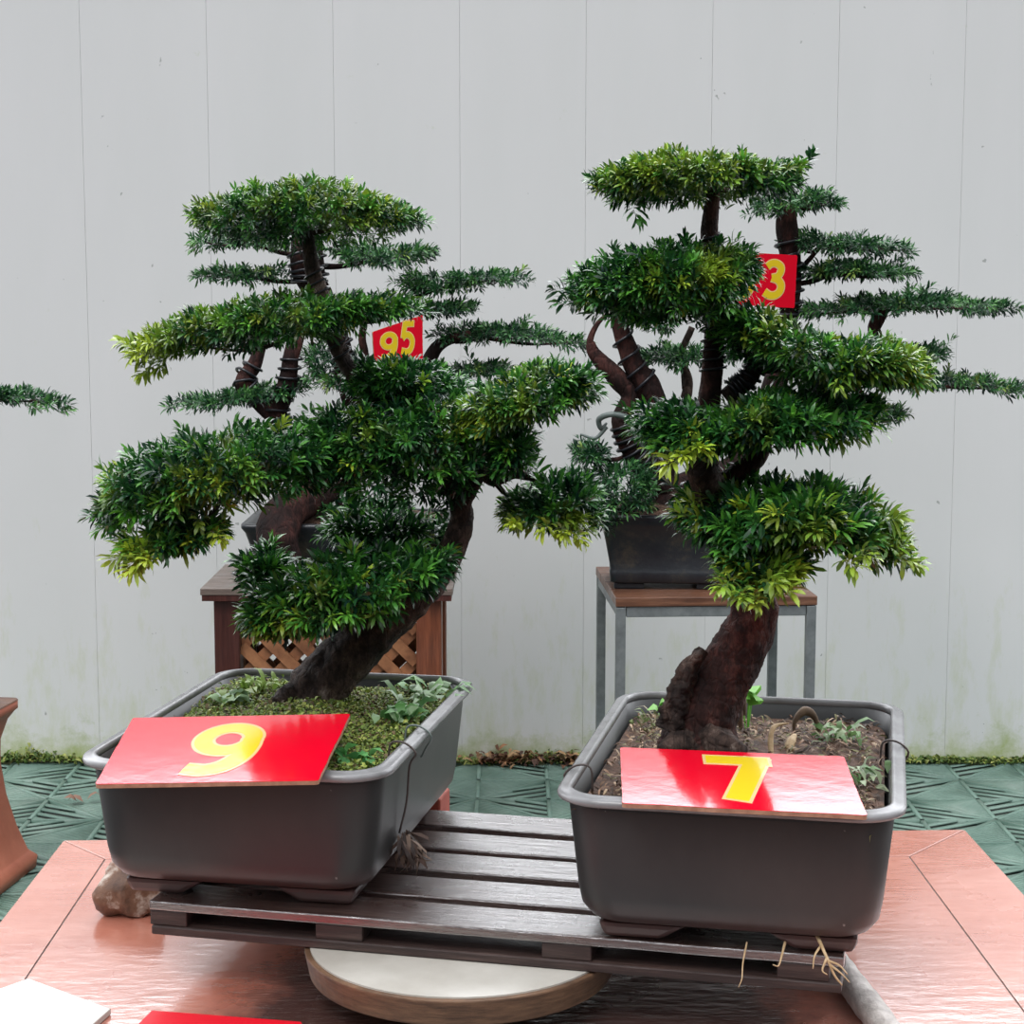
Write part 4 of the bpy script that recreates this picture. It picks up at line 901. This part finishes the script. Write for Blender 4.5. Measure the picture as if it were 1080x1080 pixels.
P7([(750, 575, 628), (775, 570, 645), (805, 572, 640), (835, 570, 615), (860, 575, 605)], Yr - .14, .06, (785, 600, Yr), 170, young=[(790, 610, 40, .6), (830, 600, 30, .6)], yfrac=.1, bw=7, ls=0.98)
T7.rosette([(782, 622, Yr - .22, (-.1, -.8, -.35)), (796, 628, Yr - .22, (.2, -.7, -.6)), (770, 612, Yr - .22, (-.6, -.7, -.2)), (808, 612, Yr - .22, (.6, -.7, -.1)), (892, 588, Yr - .2, (.2, -.8, -.3)), (945, 586, Yr - .16, (.6, -.6, -.3)), (955, 596, Yr - .15, (.8, -.5, -.3)), (930, 545, Yr - .14, (.7, -.5, .2)), (905, 580, Yr - .2, (.5, -.7, -.1))], .5)
T7.rosette([(722, 478, Yr - .15, (-.1, -.9, .1)), (716, 482, Yr - .155, (-.6, -.7, -.1)), (730, 474, Yr - .15, (.4, -.8, .3))], .95, 24, .95)
T7.rosette([(606, 318, Yr - .06, (-.7, -.4, -.3)), (600, 308, Yr - .05, (-.9, -.3, .1)), (668, 214, Yr - .05, (0, -.3, -1)), (848, 178, Yr, (.3, -.2, .9))], .0, 16, .8)
# feeding roots that push out under the tub
fr = tub_pt(plR, 0.095, -RL / 2 + 0.045, 0.016)
FB = []
def feeder(P, r, new=False):
    if new or not FB: FB.append(bmesh.new())
    tube_into(FB[-1], rel([fr + np.array(p) for p in P], T7.o), [r * (1 - .6 * k / (len(P) - 1)) for k in range(len(P))], 6, .2, 90, 4)
feeder([(0, 0.01, .004), (.002, -.022, -.001), (.006, -.036, -.010), (.012, -.04, -.024), (.020, -.042, -.034)], .0022)
feeder([(.006, -.036, -.010), (.016, -.044, -.012), (.024, -.048, -.020)], .0014)
feeder([(.008, -.038, -.014), (.018, -.046, -.020), (.026, -.05, -.028)], .0013)
feeder([(.0, -.02, -.001), (-.008, -.034, -.006), (-.010, -.038, -.018)], .0014)
feeder([(.004, -.036, -.008), (-.001, -.042, -.018), (.004, -.044, -.022)], .0015)
feeder([(-.035, -.01, 0), (-.042, -.034, -.006), (-.046, -.04, -.014), (-.052, -.042, -.012)], .0014, True)
feeder([(-.075, -.01, 0), (-.082, -.034, -.014), (-.084, -.044, -.026), (-.088, -.048, -.034)], .001, True)
for bm in FB: obj('feeder_root', bm, M['root'], T7.root, True)

# background left tree
Y5 = 5.0
T95 = Tree('bonsai_tree', at(318, 560, Y5), 'far reddish-trunked bonsai on the wooden stand, holding the small 95 sign', 'bonsai', M['farbark'], PALB, 0.027, 0.0055, 0.034)
T95.limb('trunk', [(308, 612, Y5 - .23, 30), (302, 592, Y5 - .235, 38), (292, 566, Y5 - .23, 46), (300, 540, Y5 - .17, 44), (335, 518, Y5 - .06, 38), (366, 498, Y5, 30), (376, 470, Y5, 24), (372, 430, Y5, 20), (364, 395, Y5, 22), (358, 360, Y5, 22), (340, 320, Y5, 26), (326, 285, Y5, 34), (322, 250, Y5, 30), (322, 235, Y5, 18)], 16, .14, 14)
T95.limb('branch', [(330, 500, Y5 - .05, 26), (308, 462, Y5 - .05, 24), (292, 438, Y5 - .05, 22), (302, 405, Y5 - .05, 20), (308, 375, Y5 - .05, 17), (318, 340, Y5 - .03, 14)], 12, .15, 16)
T95.limb('branch', [(292, 440, Y5 - .05, 20), (270, 420, Y5 - .05, 19), (258, 402, Y5 - .06, 20), (268, 385, Y5 - .05, 15), (276, 360, Y5 - .05, 13), (286, 330, Y5 - .05, 10)], 12, .2, 16)
T95.limb('branch', [(376, 500, Y5 + .05, 20), (420, 470, Y5 + .05, 17), (446, 410, Y5 + .05, 15), (452, 382, Y5 + .05, 15), (470, 360, Y5 + .05, 13), (520, 350, Y5 + .05, 8)], 10, .15, 16)
T95.limb('branch', [(364, 400, Y5, 12), (384, 380, Y5 + .02, 9), (382, 355, Y5 + .02, 8), (386, 330, Y5 + .02, 7)], 8, .15, 16)
T95.coil([(308, 462, Y5 - .05, 24), (292, 438, Y5 - .05, 22), (302, 405, Y5 - .05, 20), (308, 375, Y5 - .05, 17)], 9, .0035)
T95.coil([(364, 395, Y5, 22), (358, 360, Y5, 22), (340, 320, Y5, 26)], 6, .0035)
T95.coil([(326, 300, Y5, 30), (326, 285, Y5, 34), (322, 262, Y5, 32)], 5, .004)
T95.coil([(276, 425, Y5 - .05, 19), (258, 402, Y5 - .06, 20), (268, 385, Y5 - .05, 15)], 5, .004)
P5 = T95.pad; kb = dict(yfrac=.05, k=13)
P5([(196, 256, 261), (225, 249, 262), (260, 246, 264), (300, 242, 266)], Y5, .10, (322, 270, Y5), 90, bw=6, **kb)
P5([(198, 289, 294), (225, 285, 298), (260, 281, 302), (310, 278, 304)], Y5, .10, (326, 295, Y5), 100, bw=6, **kb)
P5([(340, 258, 282), (375, 255, 290), (410, 256, 288), (440, 257, 280), (466, 260, 268)], Y5 + .02, .15, (330, 280, Y5), 210, bw=7, **kb)
P5([(415, 292, 310), (445, 287, 318), (480, 284, 312), (520, 287, 302), (545, 290, 299), (566, 294, 298)], Y5 + .03, .12, (400, 320, Y5), 190, bw=6, **kb)
P5([(390, 318, 334), (430, 317, 336), (470, 320, 334), (512, 323, 329)], Y5 + .03, .12, (380, 340, Y5), 140, bw=6, **kb)
P5([(448, 346, 362), (475, 342, 366), (520, 341, 364), (565, 345, 364), (600, 352, 368), (632, 360, 376)], Y5 + .05, .13, (480, 360, Y5 + .05), 240, bw=7, **kb)
P5([(440, 380, 404), (480, 382, 400), (520, 384, 398), (560, 388, 396)], Y5 + .08, .14, (446, 420, Y5 + .05), 160, bw=7, **kb)
P5([(168, 426, 432), (200, 418, 434), (240, 410, 434), (290, 402, 428), (330, 392, 420)], Y5 - .02, .14, (292, 440, Y5 - .05), 200, bw=7, **kb)
P5([(318, 362, 410), (350, 358, 425), (390, 372, 430), (430, 380, 430), (470, 400, 425)], Y5 + .02, .20, (370, 430, Y5), 300, bw=7, **kb)
P5([(330, 528, 548), (365, 520, 556), (400, 522, 556), (440, 530, 550)], Y5 - .08, .10, (350, 515, Y5), 130, bw=6, **kb)

# background right tree
Y8 = 4.9
T83 = Tree('bonsai_tree', at(705, 540, Y8), 'far wire-bound bonsai on the steel stand, holding the half hidden 83 sign', 'bonsai', M['farbark'], PALB, 0.027, 0.0055, 0.034)
T83.limb('trunk', [(700, 565, Y8 - .03, 48), (704, 540, Y8 - .02, 44), (712, 522, Y8, 38), (740, 510, Y8 + .02, 34), (775, 495, Y8 + .03, 30), (800, 460, Y8 + .03, 26), (815, 410, Y8 + .03, 24), (828, 360, Y8 + .03, 22), (834, 310, Y8 + .03, 21), (832, 262, Y8 + .03, 24), (830, 230, Y8 + .03, 22), (828, 212, Y8 + .03, 12)], 16, .14, 14)
T83.limb('branch', [(715, 530, Y8, 28), (690, 500, Y8 - .03, 25), (668, 475, Y8 - .05, 25), (656, 445, Y8 - .06, 21), (664, 418, Y8 - .06, 18), (650, 398, Y8 - .06, 21), (628, 375, Y8 - .06, 15), (622, 362, Y8 - .06, 10)], 14, .15, 16)
T83.limb('branch', [(694, 432, Y8 - .05, 25), (684, 410, Y8 - .05, 28), (668, 385, Y8 - .05, 23), (655, 350, Y8 - .05, 18), (648, 318, Y8 - .05, 13), (640, 300, Y8 - .05, 7)], 14, .15, 16)
T83.limb('branch', [(700, 520, Y8, 15), (712, 470, Y8, 11), (706, 440, Y8 - .02, 16), (694, 428, Y8 - .05, 23)], 10, .2, 16)
T83.limb('branch', [(626, 376, Y8 - .06, 7), (622, 360, Y8 - .06, 7), (630, 342, Y8 - .06, 5), (642, 330, Y8 - .06, 4)], 8, .2, 16)
T83.limb('branch', [(738, 505, Y8 + .02, 13), (722, 440, Y8, 11), (726, 405, Y8, 11), (718, 375, Y8, 8), (730, 345, Y8, 7)], 8, .2, 16, M['bark'])
T83.limb('branch', [(900, 400, Y8 + .05, 15), (925, 370, Y8 + .05, 13), (922, 345, Y8 + .05, 13), (930, 325, Y8 + .05, 10)], 8, .2, 16)
T83.limb('branch', [(800, 470, Y8 + .03, 20), (850, 430, Y8 + .05, 16), (900, 400, Y8 + .05, 14), (960, 400, Y8 + .05, 8)], 8, .2, 16)
T83.coil([(690, 500, Y8 - .03, 25), (668, 475, Y8 - .05, 25), (656, 445, Y8 - .06, 21)], 9, .0045)
T83.coil([(684, 410, Y8 - .05, 28), (668, 385, Y8 - .05, 23), (655, 350, Y8 - .05, 18)], 4, .004)
T83.coil([(828, 360, Y8 + .03, 22), (834, 310, Y8 + .03, 21), (832, 250, Y8 + .03, 24)], 9, .004)
s_ = [at(640, 446, Y8 - .1), at(634, 452, Y8 - .1), at(632, 442, Y8 - .11), at(646, 437, Y8 - .13), at(662, 441, Y8 - .12), at(668, 446, Y8 - .08)]
bm = bmesh.new(); tube_into(bm, rel(s_, T83.o), [.003, .007, .008, .008, .008, .004], 6, 0, n=5); tube_into(bm, rel([at(640, 450, Y8 - .1), at(628, 462, Y8 - .1), at(612, 458, Y8 - .1)], T83.o), [.006, .005, .003], 6, 0); obj('strap', bm, M['strap'], T83.root, True)
P8 = T83.pad
P8([(785, 212, 232), (815, 202, 234), (845, 200, 230), (870, 204, 224), (895, 212, 218)], Y8 + .03, .15, (830, 235, Y8 + .03), 200, bw=7, **kb)
P8([(815, 248, 268), (850, 244, 272), (885, 246, 270), (915, 252, 268), (945, 258, 269), (972, 266, 271)], Y8 + .04, .13, (836, 290, Y8 + .03), 210, bw=6, **kb)
P8([(835, 280, 296), (870, 276, 296), (910, 277, 296), (945, 281, 294), (977, 284, 291)], Y8 + .05, .13, (836, 300, Y8 + .03), 190, bw=6, **kb)
P8([(822, 318, 342), (860, 318, 342), (905, 314, 338), (945, 306, 336), (990, 307, 334), (1035, 315, 332), (1060, 320, 332), (1080, 328, 336)], Y8 + .05, .15, (926, 345, Y8 + .05), 380, bw=7, **kb)
P8([(930, 365, 385), (960, 364, 382), (985, 368, 379), (1008, 372, 377)], Y8 + .06, .10, (910, 395, Y8 + .05), 90, bw=6, **kb)
P8([(890, 392, 425), (935, 388, 420), (980, 386, 414), (1020, 392, 416), (1060, 400, 418), (1110, 408, 416)], Y8 + .05, .14, (900, 400, Y8 + .05), 250, bw=7, **kb)
P8([(920, 430, 446), (945, 428, 444), (962, 433, 440)], Y8 + .05, .08, (900, 405, Y8 + .05), 50, bw=6, **kb)
P8([(660, 372, 388), (700, 364, 390), (740, 364, 390), (780, 372, 388)], Y8 + .05, .14, (722, 410, Y8), 140, bw=6, **kb)
P8([(585, 510, 555), (610, 490, 568), (640, 482, 570), (670, 480, 566), (694, 490, 548)], Y8 - .12, .14, (690, 500, Y8 - .03), 320, bw=8, **kb)
P8([(598, 472, 490), (620, 462, 495), (645, 470, 500)], Y8 - .1, .08, (668, 480, Y8 - .05), 70, bw=6, **kb)
P8([(640, 305, 345), (680, 300, 360), (720, 310, 362)], Y8 - .05, .12, (655, 350, Y8 - .05), 160, bw=6, **kb)

# tree past the left edge: only the tip of one branch shows
Ye = 4.55
TL = Tree('bonsai_tree', at(-95, 690, Ye), 'bonsai past the left edge, only its thin branch tip showing over the wall', 'bonsai', M['farbark'], PALB, 0.027, 0.0055, 0.034)
TL.limb('trunk', [(-95, 700, Ye, 40), (-100, 640, Ye, 34), (-85, 560, Ye, 28), (-105, 480, Ye, 22), (-95, 420, Ye, 14)], 12, .14, 14)
TL.pad([(-170, 420, 432), (-90, 395, 428), (-20, 404, 432), (15, 406, 431), (45, 415, 432), (66, 424, 434), (80, 432, 438)], Ye, .12, (-98, 450, Ye), 330, bw=8, **kb)

# the two far number signs
sign(at(395, 382, Y5 - .22), at(446, 379, Y5 - .14), at(447, 332, Y5 - .14), at(393, 350, Y5 - .22), [('9', .10, .02, .083, .074, .10), ('5', .52, .10, .072, .088, .10)], 'small red sign reading 95 in yellow, stuck in the far left tree')
sign(at(760, 321, Y8 - .16), at(838, 325, Y8 - .10), at(841, 269, Y8 - .10), at(764, 265, Y8 - .16), [('8', .10, .08, .105, .100, .05), ('3', .535, .10, .10, .100, .05)], 'small red sign reading 83 in yellow, half hidden in the far right tree')

# ------------------------------------------------------------------ light
w = bpy.data.worlds.new('overcast_sky'); SC.world = w; w.use_nodes = True; nt = w.node_tree
bg = nt.nodes['Background']; tc = N(nt, 'ShaderNodeTexCoord'); sx = N(nt, 'ShaderNodeSeparateXYZ'); nt.links.new(tc.outputs['Generated'], sx.inputs[0])
front = ramp(nt, sx.outputs['Z'], [(0.0, (0.05, 0.05, 0.055)), (0.2, (0.22, 0.225, 0.24)), (0.5, (1.35, 1.38, 1.47)), (1.0, (2.4, 2.44, 2.55))])
back = ramp(nt, sx.outputs['Z'], [(0.0, (0.6, 0.6, 0.6)), (0.1, (4.2, 4.3, 4.5)), (0.55, (4.6, 4.7, 4.9)), (1.0, (2.4, 2.44, 2.55))])
mr = N(nt, 'ShaderNodeMapRange'); mr.inputs[1].default_value = 0.0; mr.inputs[2].default_value = 0.6; nt.links.new(sx.outputs['Y'], mr.inputs[0])
c = mix(nt, mr.outputs[0], front, back)
nt.links.new(c, bg.inputs['Color']); bg.inputs['Strength'].default_value = 0.97
sd = bpy.data.lights.new('sun', 'SUN'); sd.energy = 1.2; sd.angle = R(24); sd.color = (1.0, 0.98, 0.95)
so = bpy.data.objects.new('sun', sd); COL.objects.link(so); so.rotation_euler = Vector((0.30, 0.50, -0.95)).to_track_quat('-Z', 'Y').to_euler(); so.location = (-2, -3, 6)

for o in SC.objects:
    gname = {'sign': 'red number signs', 'planter': 'plastic planter tubs on the pallet', 'bonsai': 'bonsai trees', 'pot': 'glazed bonsai pots', 'weed': 'weeds on the planter soil', 'grass': 'grass tufts on the planter soil', 'dead stalk': 'dead stalks in the sign 7 planter'}.get(o.get('category'))
    if gname and o.parent is None: o['group'] = gname
vs = SC.view_settings; vs.view_transform = 'Standard'; vs.look = 'None'; vs.gamma = 1.0; vs.use_curve_mapping = False; vs.exposure = 0.09
